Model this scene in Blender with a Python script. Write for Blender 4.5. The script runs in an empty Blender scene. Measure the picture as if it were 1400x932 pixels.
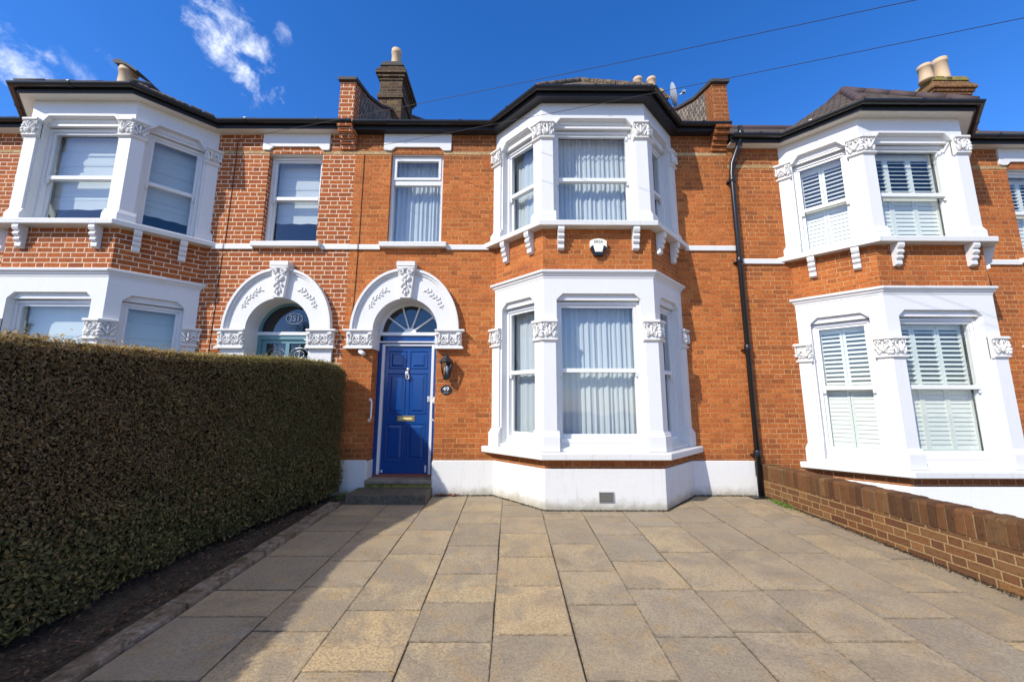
import bpy, math, random
import numpy as np
from mathutils import Vector, Matrix
from mathutils.geometry import tessellate_polygon
random.seed(7); RNG = np.random.default_rng(7)
R = math.radians
scene = bpy.context.scene
COL = scene.collection

# ------------------------------------------------------------------ nodes
class NT:
    def __init__(s, name):
        s.m = bpy.data.materials.new(name); s.m.use_nodes = True
        s.t = s.m.node_tree; s.t.nodes.clear()
        s.out = s.t.nodes.new('ShaderNodeOutputMaterial')
    def n(s, typ, **kw):
        x = s.t.nodes.new('ShaderNode' + typ)
        for k, v in kw.items():
            if hasattr(x, k): setattr(x, k, v)
        return x
    def set(s, sock, v):
        if isinstance(v, bpy.types.NodeSocket): s.t.links.new(v, sock)
        elif isinstance(v, (tuple, list)) and len(v) == 3 and sock.type == 'RGBA': sock.default_value = (*v, 1)
        else: sock.default_value = v
    def math(s, op, a, b=0.0, c=None, clamp=False):
        x = s.n('Math', operation=op, use_clamp=clamp); s.set(x.inputs[0], a); s.set(x.inputs[1], b)
        if c is not None: s.set(x.inputs[2], c)
        return x.outputs[0]
    def mix(s, f, a, b, mode='MIX'):
        x = s.n('Mix', data_type='RGBA', blend_type=mode)
        s.set(x.inputs[0], f); s.set(x.inputs[6], a); s.set(x.inputs[7], b); return x.outputs[2]
    def noise(s, vec, scale, detail=3, rough=.55, dist=0):
        x = s.n('TexNoise'); s.set(x.inputs['Vector'], vec); x.inputs['Scale'].default_value = scale
        x.inputs['Detail'].default_value = detail; x.inputs['Roughness'].default_value = rough
        x.inputs['Distortion'].default_value = dist; return x.outputs['Fac'], x.outputs['Color']
    def ramp(s, f, stops, interp='LINEAR'):
        x = s.n('ValToRGB'); r = x.color_ramp; r.interpolation = interp
        while len(r.elements) > len(stops): r.elements.remove(r.elements[-1])
        while len(r.elements) < len(stops): r.elements.new(1)
        for e, (p, c) in zip(r.elements, stops):
            e.position = p; e.color = (*c, 1) if len(c) == 3 else c
        s.set(x.inputs[0], f); return x.outputs[0]
    def step(s, v, lo, hi):
        x = s.n('MapRange', interpolation_type='SMOOTHSTEP'); s.set(x.inputs[0], v)
        s.set(x.inputs[1], lo); s.set(x.inputs[2], hi); return x.outputs[0]
    def obj(s): return s.n('TexCoord').outputs['Object']
    def pos(s): return s.n('NewGeometry').outputs['Position']
    def uv(s): return s.n('TexCoord').outputs['UV']
    def bump(s, h, strength=.5, dist=.01, normal=None):
        x = s.n('Bump'); x.inputs['Strength'].default_value = strength; x.inputs['Distance'].default_value = dist
        s.set(x.inputs['Height'], h)
        if normal is not None: s.set(x.inputs['Normal'], normal)
        return x.outputs[0]
    def bsdf(s, col, rough=.6, normal=None, metal=0, spec=.5, **kw):
        x = s.n('BsdfPrincipled'); s.set(x.inputs['Base Color'], col); s.set(x.inputs['Roughness'], rough)
        s.set(x.inputs['Metallic'], metal); s.set(x.inputs['Specular IOR Level'], spec)
        if normal is not None: s.set(x.inputs['Normal'], normal)
        for k, v in kw.items(): s.set(x.inputs[k.replace('_', ' ')], v)
        s.t.links.new(x.outputs[0], s.out.inputs[0]); return x

def brick_mat(name, cols, mortar, mw=.005, weather=.5, rough_edge=.0035, mort_fade=0.0, mort2=None, bump=.6, plen=.3375, patch=None, mott=.35, grime=0):
    k = NT(name); uv = k.uv()
    nz, nc = k.noise(uv, 2.2, 2)
    nf, nfc = k.noise(uv, 55, 4, .6)
    sep = k.n('SeparateXYZ'); k.set(sep.inputs[0], uv)
    nd, _ = k.noise(uv, 9, 2)
    u = k.math('ADD', sep.outputs[0], k.math('MULTIPLY', k.math('SUBTRACT', nz, .5), .012))
    v = k.math('ADD', sep.outputs[1], k.math('MULTIPLY', k.math('SUBTRACT', nd, .5), .007))
    vr = k.math('DIVIDE', v, .075); row = k.math('FLOOR', vr); fv = k.math('FRACT', vr)
    wr = k.n('TexWhiteNoise', noise_dimensions='1D'); k.set(wr.inputs['W'], row)
    shift = k.math('ADD', k.math('MULTIPLY', k.math('FLOORED_MODULO', row, 2.0), .5), k.math('MULTIPLY', wr.outputs[0], .1))
    ur = k.math('ADD', k.math('DIVIDE', u, plen), shift)
    cell = k.math('FLOOR', ur); fu = k.math('MULTIPLY', k.math('FRACT', ur), plen)
    s3 = plen * 2 / 3
    hd = k.math('GREATER_THAN', fu, s3)
    loc = k.math('SUBTRACT', fu, k.math('MULTIPLY', hd, s3))
    wid = k.math('SUBTRACT', s3, k.math('MULTIPLY', hd, s3 / 2))
    du = k.math('MINIMUM', loc, k.math('SUBTRACT', wid, loc))
    dv = k.math('MULTIPLY', k.math('MINIMUM', fv, k.math('SUBTRACT', 1.0, fv)), .075)
    d = k.math('MINIMUM', du, dv)
    d = k.math('ADD', d, k.math('MULTIPLY', k.math('SUBTRACT', nf, .5), rough_edge * 2))
    mask = k.step(d, mw * .55, mw * 1.25)       # 1 = brick
    cb = k.n('CombineXYZ'); k.set(cb.inputs[0], cell); k.set(cb.inputs[1], row); k.set(cb.inputs[2], hd)
    wn = k.n('TexWhiteNoise', noise_dimensions='3D'); k.set(wn.inputs['Vector'], cb.outputs[0])
    bc = k.ramp(wn.outputs[0], [(i / (len(cols) - 1), c) for i, c in enumerate(cols)])
    # within-brick mottling and broad weathering of the wall
    g, _ = k.noise(uv, 130, 3, .7)
    bc = k.mix(k.math('MULTIPLY', k.step(g, .35, .75), mott), bc, (.64, .27, .08), 'MIX')
    dk, _ = k.noise(uv, 30, 3, .7)
    bc = k.mix(k.math('MULTIPLY', k.step(dk, .48, .66), .62), bc, (.11, .038, .02))
    wz, _ = k.noise(uv, .9, 4, .65)
    bc = k.mix(k.math('MULTIPLY', k.step(wz, .45, .75), weather), bc, (.17, .06, .02))
    sp2 = k.n('SeparateXYZ'); k.set(sp2.inputs[0], k.pos()); gn, _ = k.noise(uv, 1.8, 6, .75)
    top = k.step(k.math('ADD', sp2.outputs[2], k.math('MULTIPLY', gn, 1.6)), 5.9, 6.6); low = k.step(k.math('SUBTRACT', sp2.outputs[2], k.math('MULTIPLY', gn, 1.3)), .25, -.35)
    if grime: bc = k.mix(k.math('MULTIPLY', k.math('MAXIMUM', top, low), grime), bc, (.12, .045, .02))
    mo = mortar
    if mort2 is not None:
        mz, _ = k.noise(uv, 1.7, 4, .7)
        mo = k.mix(k.step(mz, .4, .62), mortar, mort2)
    mn, _ = k.noise(uv, 80, 3, .7)
    mo = k.mix(k.math('MULTIPLY', mn, .4), mo, (.35, .2, .1))
    fadef = 1.0
    if mort_fade:
        mf, _ = k.noise(uv, 7, 4, .7)
        fadef = k.math('SUBTRACT', 1.0, k.math('MULTIPLY', k.step(mf, .38, .62), mort_fade))
        mask = k.math('MAXIMUM', mask, k.math('SUBTRACT', 1.0, fadef))
    col = k.mix(mask, mo, bc)
    if patch is not None:   # crumbly light scars
        ps, _ = k.noise(uv, 16, 5, .75)
        col = k.mix(k.math('MULTIPLY', k.step(ps, .625, .69), .75), col, patch)
    h = k.math('ADD', k.math('MULTIPLY', mask, .8), k.math('ADD', k.math('MULTIPLY', nf, .5), k.math('MULTIPLY', wn.outputs[0], .25)))
    k.bsdf(col, .88, k.bump(h, bump, .008), spec=.25)
    return k.m

def paint_mat(name, col, rough=.45, grain=.25, dirt=.0, dirtcol=(.35, .33, .26), base_z=None, var=.06, spec=.4, gs=60):
    k = NT(name); p = k.pos()
    n1, _ = k.noise(p, gs, 5, .65); n2, _ = k.noise(p, 5, 4, .6)
    c = k.mix(k.math('MULTIPLY', n2, var * 4), col, tuple(x * .84 for x in col))
    if dirt:
        n3, _ = k.noise(p, 11, 6, .75)
        c = k.mix(k.math('MULTIPLY', k.step(n3, .58, .78), dirt), c, dirtcol)
        mpp = k.n('Mapping'); k.set(mpp.inputs[0], p); mpp.inputs['Scale'].default_value = (26, 26, 1.6)
        n6, _ = k.noise(mpp.outputs[0], 1.0, 4, .65)
        c = k.mix(k.math('MULTIPLY', k.step(n6, .56, .74), min(dirt * 1.1, .45)), c, tuple(x * .66 for x in col))
        n4, _ = k.noise(p, 45, 4, .7)
        c = k.mix(k.math('MULTIPLY', k.step(n4, .70, .76), dirt), c, (.22, .2, .17))
    if base_z is not None:      # splash-back stain along the ground line
        sx = k.n('SeparateXYZ'); k.set(sx.inputs[0], p)
        n5, _ = k.noise(p, 7, 5, .7)
        e = k.math('SUBTRACT', sx.outputs[2], k.math('MULTIPLY', n5, .22))
        f = k.math('SUBTRACT', 1.0, k.step(e, base_z - .12, base_z + .05))
        c = k.mix(k.math('MULTIPLY', f, .75), c, (.27, .24, .15))
    k.bsdf(c, rough, k.bump(n1, grain, .004), spec=spec)
    return k.m

def flat_mat(name, col, rough=.5, metal=0, spec=.5, bump=0, bs=80):
    k = NT(name); p = k.pos(); n, _ = k.noise(p, bs, 4, .6)
    c = k.mix(k.math('MULTIPLY', n, .35), col, tuple(x * .7 for x in col))
    k.bsdf(c, rough, k.bump(n, bump, .003) if bump else None, metal, spec); return k.m

def glass_mat(name, tint=(.97, .985, .98), gain=1.25):
    k = NT(name)
    ge = k.n('NewGeometry'); dt = k.n('VectorMath', operation='DOT_PRODUCT'); k.set(dt.inputs[0], ge.outputs['Incoming']); k.set(dt.inputs[1], ge.outputs['Normal'])
    cs = k.math('ABSOLUTE', dt.outputs['Value']); sch = k.math('POWER', k.math('SUBTRACT', 1.0, cs, clamp=True), 5.0)
    f = k.math('MULTIPLY', k.math('ADD', k.math('MULTIPLY', sch, .95), .05), gain, clamp=True)
    p = k.pos(); n, _ = k.noise(p, 2.3, 2)
    tr = k.n('BsdfTransparent'); k.set(tr.inputs[0], tint)
    gl = k.n('BsdfGlossy'); gl.inputs['Roughness'].default_value = .015
    k.set(gl.inputs['Normal'], k.bump(n, .05, .03))
    mx = k.n('MixShader'); k.set(mx.inputs[0], f); k.t.links.new(tr.outputs[0], mx.inputs[1]); k.t.links.new(gl.outputs[0], mx.inputs[2])
    k.t.links.new(mx.outputs[0], k.out.inputs[0]); return k.m

def fabric_mat(name, col, trans=.35, weave=True):
    k = NT(name); uv = k.uv()
    wv = k.n('TexWave', wave_type='BANDS', bands_direction='Y'); k.set(wv.inputs['Vector'], uv)
    wv.inputs['Scale'].default_value = 90; n, _ = k.noise(uv, 40, 3)
    c = k.mix(k.math('MULTIPLY', n, .3), col, tuple(x * .8 for x in col))
    a = k.n('BsdfDiffuse'); k.set(a.inputs[0], c); b = k.n('BsdfTranslucent'); k.set(b.inputs[0], c)
    mx = k.n('MixShader'); mx.inputs[0].default_value = trans
    k.t.links.new(a.outputs[0], mx.inputs[1]); k.t.links.new(b.outputs[0], mx.inputs[2]); k.t.links.new(mx.outputs[0], k.out.inputs[0])
    return k.m

def tile_mat(name, c1, c2, moss=(.16, .14, .05), mossf=.6, pitchlen=.12, tw=.17):
    k = NT(name); uv = k.uv()
    sp = k.n('SeparateXYZ'); k.set(sp.inputs[0], uv)
    n0, _ = k.noise(uv, 12, 3)
    vr = k.math('DIVIDE', k.math('ADD', sp.outputs[1], k.math('MULTIPLY', n0, .02)), pitchlen); row = k.math('FLOOR', vr); fv = k.math('FRACT', vr)
    ur = k.math('ADD', k.math('DIVIDE', sp.outputs[0], tw), k.math('MULTIPLY', k.math('FLOORED_MODULO', row, 2.0), .5))
    cell = k.math('FLOOR', ur); fu = k.math('FRACT', ur)
    cb = k.n('CombineXYZ'); k.set(cb.inputs[0], cell); k.set(cb.inputs[1], row)
    wn = k.n('TexWhiteNoise', noise_dimensions='2D'); k.set(wn.inputs['Vector'], cb.outputs[0])
    c = k.mix(wn.outputs[0], c1, c2)
    e = k.math('MINIMUM', k.math('MULTIPLY', k.math('MINIMUM', fu, k.math('SUBTRACT', 1.0, fu)), tw), k.math('MULTIPLY', fv, pitchlen))
    m = k.step(e, .002, .012)
    c = k.mix(m, (.012, .011, .01), c)
    n1, _ = k.noise(uv, 14, 6, .75)
    c = k.mix(k.math('MULTIPLY', k.step(n1, .5, .66), mossf), c, moss)
    n2, _ = k.noise(uv, 90, 4)
    h = k.math('ADD', k.math('MULTIPLY', m, .6), k.math('ADD', k.math('MULTIPLY', k.math('SUBTRACT', 1.0, fv), 1.2), k.math('MULTIPLY', n2, .3)))
    k.bsdf(c, .85, k.bump(h, .9, .02), spec=.3); return k.m

M = {}
OR = [(.34, .085, .020), (.46, .118, .027), (.40, .105, .022), (.52, .15, .037), (.26, .07, .02), (.48, .125, .028), (.36, .09, .02), (.43, .115, .024), (.54, .168, .043), (.39, .10, .022)]
M['brick_main'] = brick_mat('weathered_orange_brick', OR, (.64, .33, .12), mw=.0056, weather=.4, rough_edge=.009, mort_fade=.45, mort2=(.46, .20, .07), bump=1.0, patch=(.62, .36, .18), grime=.6)
M['brick_right'] = brick_mat('orange_brick_right', [(.30, .072, .018), (.43, .112, .023), (.37, .092, .02), (.48, .14, .030), (.25, .062, .018), (.40, .10, .022)], (.64, .36, .16), mw=.0056, weather=.45, rough_edge=.007, mort_fade=.3, mort2=(.45, .21, .08), bump=.9, patch=(.6, .34, .17), grime=.5)
M['brick_left'] = brick_mat('red_brick_white_pointing', [(.25, .048, .013), (.37, .08, .016), (.29, .055, .013), (.42, .105, .02), (.20, .04, .013)], (.82, .67, .49), mw=.0062, weather=.25, rough_edge=.0022, bump=.6)
M['brick_stock'] = brick_mat('brown_stock_brick', [(.08, .036, .020), (.16, .07, .030), (.24, .125, .045), (.10, .045, .024), (.19, .10, .04), (.065, .032, .020), (.26, .145, .055)], (.36, .24, .11), mw=.007, weather=.9, rough_edge=.006, bump=1.0, mott=.08)
M['brick_chimney'] = brick_mat('sooty_chimney_brick', [(.035, .03, .022), (.075, .06, .04), (.024, .021, .017), (.15, .11, .05)], (.17, .145, .10), mw=.005, weather=.5, rough_edge=.006, bump=1.0, mott=.04)
M['buff'] = brick_mat('buff_brick_course', [(.40, .30, .15), (.52, .40, .22), (.34, .24, .11), (.56, .44, .26)], (.30, .2, .1), mw=.004, weather=.2, rough_edge=.005)
M['white'] = paint_mat('white_masonry_paint', (.70, .70, .69), .6, .5, dirt=.22)
M['white_bay'] = paint_mat('white_bay_paint', (.70, .705, .70), .5, .35, dirt=.16)
M['plinth'] = paint_mat('white_plinth_render', (.70, .70, .68), .65, 1.0, dirt=.35, base_z=.0, gs=28)
M['plinth_low'] = paint_mat('white_plinth_render_low', (.82, .82, .80), .6, .7, dirt=.22, base_z=-.22, gs=28)
M['sill'] = paint_mat('white_sill_paint', (.69, .69, .665), .5, .4, dirt=.5)
M['carved'] = paint_mat('white_carved_stone', (.71, .70, .675), .6, .4, dirt=.4, dirtcol=(.45, .42, .36), gs=90)
M['soffit_w'] = paint_mat('cream_soffit_paint', (.74, .71, .63), .5, .1)
M['upvc'] = paint_mat('white_window_frame', (.72, .73, .73), .3, .05, var=.02)
M['black'] = flat_mat('black_plastic', (.012, .013, .016), .32, spec=.5)
M['black_soffit'] = flat_mat('black_timber', (.016, .017, .02), .45)
M['blue'] = flat_mat('blue_gloss_door', (.004, .055, .24), .22, spec=.5)
M['teal'] = flat_mat('teal_door_paint', (.13, .27, .30), .35)
M['glass'] = glass_mat('window_glass')
M['glass_dark'] = glass_mat('fanlight_glass', (.55, .6, .66), 1.5)
M['net'] = fabric_mat('net_curtain', (.72, .78, .83), .3)
M['blind'] = fabric_mat('roman_blind', (.74, .80, .82), .25)
M['shutter'] = paint_mat('sage_white_shutter', (.72, .745, .70), .4, .05, var=.02)
M['room'] = flat_mat('interior_wall', (.20, .19, .18), .9)
M['hall'] = flat_mat('dark_hall', (.035, .035, .04), .8)
M['tile_roof'] = tile_mat('mossy_roof_tile', (.085, .06, .045), (.16, .12, .08))
M['tile_new'] = tile_mat('brown_roof_tile', (.055, .043, .037), (.10, .075, .06), mossf=.45, moss=(.2, .16, .08))
M['hung'] = tile_mat('hung_slates', (.14, .12, .10), (.30, .25, .19), mossf=.35, moss=(.07, .06, .05), pitchlen=.10, tw=.09)
M['ridge'] = flat_mat('purple_ridge_tile', (.07, .045, .045), .75, bump=.8)
M['lead'] = flat_mat('lead_flashing', (.5, .52, .55), .5)
M['coping'] = flat_mat('dark_coping_stone', (.06, .055, .05), .8, bump=.8, bs=30)
M['pot'] = flat_mat('buff_chimney_pot', (.55, .40, .25), .7, bump=.4)
M['brass'] = flat_mat('aged_brass', (.55, .42, .18), .35, metal=.9)
M['steel'] = flat_mat('pale_metal', (.7, .7, .68), .3, metal=.8)
M['grey'] = flat_mat('pale_grey_dish', (.50, .56, .62), .4)
M['plastic_w'] = flat_mat('white_plastic', (.85, .85, .82), .35)
M['plastic_c'] = flat_mat('cream_plastic', (.86, .86, .72), .35)
M['ink'] = flat_mat('grey_ink', (.10, .12, .10), .5)
M['cable'] = flat_mat('cable_sheath', (.015, .015, .017), .6)
M['terracotta'] = flat_mat('red_quarry_tile', (.25, .07, .035), .5, bump=.3)
M['wood'] = flat_mat('dark_bark', (.06, .045, .03), .9, bump=.6)
M['lampglass'] = glass_mat('lantern_glass', (.8, .85, .9), 1.6)

# step stone, green riser, soil, vent, kerb
def stone_mat(name, cols, bs=25, bump=.8, moss=None):
    k = NT(name); p = k.pos(); n1, _ = k.noise(p, bs, 6, .7); n2, _ = k.noise(p, 4, 4, .7)
    c = k.ramp(k.math('ADD', k.math('MULTIPLY', n1, .6), k.math('MULTIPLY', n2, .4)), [(.3, cols[0]), (.5, cols[1]), (.68, cols[2])])
    if moss:
        n3, _ = k.noise(p, 9, 5, .7); c = k.mix(k.step(n3, .48, .62), c, moss)
    n4, _ = k.noise(p, 150, 3, .7)
    h = k.math('ADD', n1, k.math('MULTIPLY', n4, .5))
    k.bsdf(c, .9, k.bump(h, bump, .012), spec=.2); return k.m
M['step'] = stone_mat('dark_step_stone', [(.045, .04, .03), (.12, .105, .08), (.20, .17, .13)])
M['step_up'] = stone_mat('worn_step_stone', [(.10, .08, .06), (.26, .22, .17), (.38, .33, .27)])
M['riser'] = stone_mat('mossy_riser', [(.12, .09, .03), (.30, .24, .07), (.38, .30, .10)], moss=(.14, .14, .03))
M['soil'] = stone_mat('dark_soil', [(.03, .024, .017), (.08, .064, .048), (.16, .135, .11)], bs=40, bump=1)
M['kerbm'] = stone_mat('old_kerb', [(.10, .075, .05), (.24, .18, .13), (.40, .36, .31)], bs=14, moss=(.12, .09, .05))
M['ground'] = stone_mat('worn_ground', [(.10, .09, .07), (.17, .15, .12), (.24, .21, .17)], bs=6)
M['asphalt'] = stone_mat('asphalt', [(.035, .035, .036), (.05, .05, .051), (.07, .07, .07)], bs=60)
M['joint'] = stone_mat('slab_joint', [(.02, .017, .012), (.045, .036, .024), (.09, .07, .045)], bs=60)
M['mortar'] = stone_mat('old_mortar', [(.13, .095, .055), (.26, .19, .11), (.38, .29, .17)])
M['ventm'] = flat_mat('grey_airbrick', (.33, .31, .28), .8, bump=.5)
M['dark'] = flat_mat('dark_void', (.01, .01, .01), .9)

def slab_mat(edge=False):
    k = NT('slab_edge' if edge else 'sandstone_slab'); p = k.pos()
    a = k.n('Attribute'); a.attribute_name = 'tone'
    t = a.outputs['Fac']
    off = k.n('CombineXYZ'); k.set(off.inputs[2], k.math('MULTIPLY', t, 40.0))
    ad = k.n('VectorMath', operation='ADD'); k.set(ad.inputs[0], p); k.set(ad.inputs[1], off.outputs[0]); q = ad.outputs[0]
    base = k.ramp(t, [(0, (.36, .31, .23)), (.2, (.58, .46, .28)), (.4, (.44, .37, .27)), (.6, (.64, .48, .27)), (.8, (.38, .34, .27)), (1, (.54, .41, .24))])
    n1, _ = k.noise(q, 2.6, 5, .6, .6); n2, _ = k.noise(q, 6, 5, .65); 
    c = k.mix(k.math('MULTIPLY', k.step(n1, .40, .62), .8), base, (.31, .265, .21))
    c = k.mix(k.math('MULTIPLY', k.step(n2, .5, .66), .55), c, (.50, .34, .16))
    s1, _ = k.noise(p, 60, 4, .8); s2, _ = k.noise(p, 120, 3, .8)
    c = k.mix(k.math('MULTIPLY', k.step(s1, .43, .60), .65), c, (.20, .165, .115))
    c = k.mix(k.math('MULTIPLY', k.step(s2, .54, .66), .65), c, (.70, .60, .43))
    g, _ = k.noise(p, .55, 4, .6)      # greyer and dirtier areas of the drive
    c = k.mix(k.math('MULTIPLY', k.step(g, .42, .62), .35), c, (.34, .28, .20))
    st, _ = k.noise(p, 1.9, 7, .72, .8)
    c = k.mix(k.math('MULTIPLY', k.step(st, .56, .70), .35), c, (.15, .12, .08))
    c = k.mix(1.0, c, (.84, .82, .80), 'MULTIPLY')
    if edge:
        ed, _ = k.noise(p, 24, 5, .75)
        c = k.mix(k.math('MULTIPLY', k.step(ed, .36, .62), .6), c, (.085, .068, .042))
    h = k.math('ADD', k.math('MULTIPLY', s1, .7), k.math('ADD', k.math('MULTIPLY', s2, .4), k.math('MULTIPLY', n2, 1.2)))
    k.bsdf(c, .85, k.bump(h, .8, .006), spec=.25); return k.m
M['slab'] = slab_mat(); M['slab_edge'] = slab_mat(True)

def leaf_mat(name, rough=.5, trans=.25):
    k = NT(name); a = k.n('Attribute'); a.attribute_name = 'leafcol'
    d = k.n('BsdfPrincipled'); k.set(d.inputs['Base Color'], a.outputs['Color']); d.inputs['Roughness'].default_value = rough
    d.inputs['Specular IOR Level'].default_value = .3
    b = k.n('BsdfTranslucent'); k.set(b.inputs[0], a.outputs['Color'])
    mx = k.n('MixShader'); mx.inputs[0].default_value = trans
    k.t.links.new(d.outputs[0], mx.inputs[1]); k.t.links.new(b.outputs[0], mx.inputs[2]); k.t.links.new(mx.outputs[0], k.out.inputs[0])
    return k.m
M['leaf'] = leaf_mat('hedge_leaf')
M['litter'] = leaf_mat('dead_leaf', .8, .1)
def soldier_mat():
    k = NT('soldier_brick'); p = k.pos(); a = k.n('Attribute'); a.attribute_name = 'tone'
    c = k.ramp(a.outputs['Fac'], [(0, (.085, .042, .022)), (.35, (.15, .068, .028)), (.6, (.19, .085, .034)), (.8, (.11, .058, .028)), (1, (.22, .12, .05))])
    n, _ = k.noise(p, 22, 5, .75); c = k.mix(k.math('MULTIPLY', k.step(n, .5, .7), .6), c, (.035, .025, .018))
    n2, _ = k.noise(p, 13, 5, .8); c = k.mix(k.math('MULTIPLY', k.step(n2, .64, .7), .6), c, (.26, .20, .11))
    n3, _ = k.noise(p, 120, 3); k.bsdf(c, .9, k.bump(k.math('ADD', n, n3), .9, .01), spec=.2); return k.m
M['soldier'] = soldier_mat()

# ------------------------------------------------------------------ mesh builder
class MB:
    def __init__(s, T=None): s.v = []; s.f = []; s.T = T or (lambda a, b, c: (a, b, c)); s.mi = []; s.cur = 0; s.tone = []; s.ct = 0.0; s.sm = []; s.smooth = False
    def vert(s, p): s.v.append(s.T(*p)); return len(s.v) - 1
    def face(s, idx): s.f.append(tuple(idx)); s.mi.append(s.cur); s.tone.append(s.ct); s.sm.append(s.smooth)
    def poly(s, pts): s.face([s.vert(p) for p in pts])
    def box(s, a0, a1, b0, b1, c0, c1):
        q = [s.vert((x, y, z)) for z in (c0, c1) for y in (b0, b1) for x in (a0, a1)]
        for f in ((0, 2, 3, 1), (4, 5, 7, 6), (0, 1, 5, 4), (2, 6, 7, 3), (0, 4, 6, 2), (1, 3, 7, 5)): s.face([q[i] for i in f])
    def frustum(s, r0, b0, r1, b1):     # rectangle (a0,a1,c0,c1) at depth b0 to rectangle at depth b1
        def rr(r, b): return [s.vert(p) for p in ((r[0], b, r[2]), (r[1], b, r[2]), (r[1], b, r[3]), (r[0], b, r[3]))]
        A = rr(r0, b0); B = rr(r1, b1); s.face(B)
        for i in range(4): s.face([A[i], A[(i + 1) % 4], B[(i + 1) % 4], B[i]])
    def prism(s, pts, d0, d1, ax='b'):   # polygon in (a,c) extruded along b; or (b,c) along a; or (a,b) along c
        def mk(p, d): return {'b': (p[0], d, p[1]), 'a': (d, p[0], p[1]), 'c': (p[0], p[1], d)}[ax]
        A = [s.vert(mk(p, d0)) for p in pts]; B = [s.vert(mk(p, d1)) for p in pts]; n = len(pts)
        tr = tessellate_polygon([[Vector((p[0], p[1], 0)) for p in pts]])
        for t in tr: s.face([A[i] for i in t]); s.face([B[i] for i in t])
        for i in range(n): s.face([A[i], A[(i + 1) % n], B[(i + 1) % n], B[i]])
    def sheet(s, outer, holes, d, reveal=None):     # plate in the (a,c) plane at depth d with holes; reveal depth per hole
        loops = [outer] + holes
        flat = [p for l in loops for p in l]
        tr = tessellate_polygon([[Vector((p[0], p[1], 0)) for p in l] for l in loops])
        ids = [s.vert((p[0], d, p[1])) for p in flat]
        for t in tr: s.face([ids[i] for i in t])
        for h, dep in zip(holes, reveal or []):
            if dep is None: continue
            A = [s.vert((p[0], d, p[1])) for p in h]; B = [s.vert((p[0], dep, p[1])) for p in h]
            for i in range(len(h)): j = (i + 1) % len(h); s.face([A[i], A[j], B[j], B[i]])
    def sweep(s, path, prof, cap=True, closed=True):     # path XY, profile (out, z)
        n = len(path); P = [Vector(p) for p in path]; offs = []
        for i in range(n):
            ns = []
            if i > 0: t = (P[i] - P[i - 1]).normalized(); ns.append(Vector((t.y, -t.x)))
            if i < n - 1: t = (P[i + 1] - P[i]).normalized(); ns.append(Vector((t.y, -t.x)))
            offs.append(ns[0] if len(ns) == 1 else (ns[0] + ns[1]) / (1 + ns[0].dot(ns[1])))
        rings = [[s.vert((P[i].x + offs[i].x * o, P[i].y + offs[i].y * o, z)) for o, z in prof] for i in range(n)]
        m = len(prof)
        for i in range(n - 1):
            for j in range(m if closed else m - 1):
                k = (j + 1) % m; s.face([rings[i][j], rings[i + 1][j], rings[i + 1][k], rings[i][k]])
        if cap and closed:
            tr = tessellate_polygon([[Vector((p[0], p[1], 0)) for p in prof]])
            for t in tr: s.face([rings[0][i] for i in t]); s.face([rings[-1][i] for i in t])
    def tube(s, pts, r, n=8, cap=True):
        P = [Vector(p) for p in pts]; k = len(P); rs = r if isinstance(r, (list, tuple)) else [r] * k
        up = Vector((0, 0, 1)); rings = []; sm = s.smooth; s.smooth = True
        t0 = (P[1] - P[0]).normalized(); a = t0.cross(up)
        if a.length < .1: a = t0.cross(Vector((0, 1, 0)))
        a.normalize()
        for i in range(k):
            t = (P[min(i + 1, k - 1)] - P[max(i - 1, 0)]).normalized()
            a = (a - t * a.dot(t)).normalized(); b = t.cross(a)
            rings.append([s.vert(P[i] + (a * math.cos(q) + b * math.sin(q)) * rs[i]) for q in [2 * math.pi * j / n for j in range(n)]])
        for i in range(k - 1):
            for j in range(n): s.face([rings[i][j], rings[i][(j + 1) % n], rings[i + 1][(j + 1) % n], rings[i + 1][j]])
        if cap: s.face(rings[0]); s.face(rings[-1][::-1])
        s.smooth = sm
    def lathe(s, prof, cx=0, cy=0, n=20, half=False):
        rings = []; sm = s.smooth; s.smooth = True
        for r, z in prof: rings.append([s.vert((cx + r * math.cos(2 * math.pi * j / n), cy + r * math.sin(2 * math.pi * j / n), z)) for j in range(n)])
        for i in range(len(prof) - 1):
            for j in range(n): s.face([rings[i][j], rings[i][(j + 1) % n], rings[i + 1][(j + 1) % n], rings[i + 1][j]])
        s.face(rings[0][::-1]); s.face(rings[-1]); s.smooth = sm
    def blob(s, c, rx, ry, rz, rot=0, n=8, m=6):   # ellipsoid, rotated by rot in the (a,c) plane
        sm = s.smooth; s.smooth = True; rings = []; cr, sr = math.cos(rot), math.sin(rot)
        for i in range(m + 1):
            ph = math.pi * i / m; ring = []
            for j in range(n):
                th = 2 * math.pi * j / n
                x, y, z = rx * math.sin(ph) * math.cos(th), ry * math.sin(ph) * math.sin(th), rz * math.cos(ph)
                ring.append(s.vert((c[0] + x * cr - z * sr, c[1] + y, c[2] + x * sr + z * cr)))
            rings.append(ring)
        for i in range(m):
            for j in range(n): s.face([rings[i][j], rings[i][(j + 1) % n], rings[i + 1][(j + 1) % n], rings[i + 1][j]])
        s.smooth = sm
    def build(s, name, mats, parent=None, bevel=0, seg=2, solid=True, **props):
        me = bpy.data.meshes.new(name); me.from_pydata([tuple(v) for v in s.v], [], s.f)
        if not isinstance(mats, (list, tuple)): mats = [mats]
        for m in mats: me.materials.append(M[m] if isinstance(m, str) else m)
        import bmesh
        me.polygons.foreach_set('material_index', s.mi)
        me.polygons.foreach_set('use_smooth', s.sm)
        at = me.attributes.new('tone', 'FLOAT', 'FACE'); at.data.foreach_set('value', s.tone)
        bm = bmesh.new(); bm.from_mesh(me)
        bmesh.ops.remove_doubles(bm, verts=bm.verts, dist=1e-5)
        if solid: bmesh.ops.recalc_face_normals(bm, faces=bm.faces)
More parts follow.
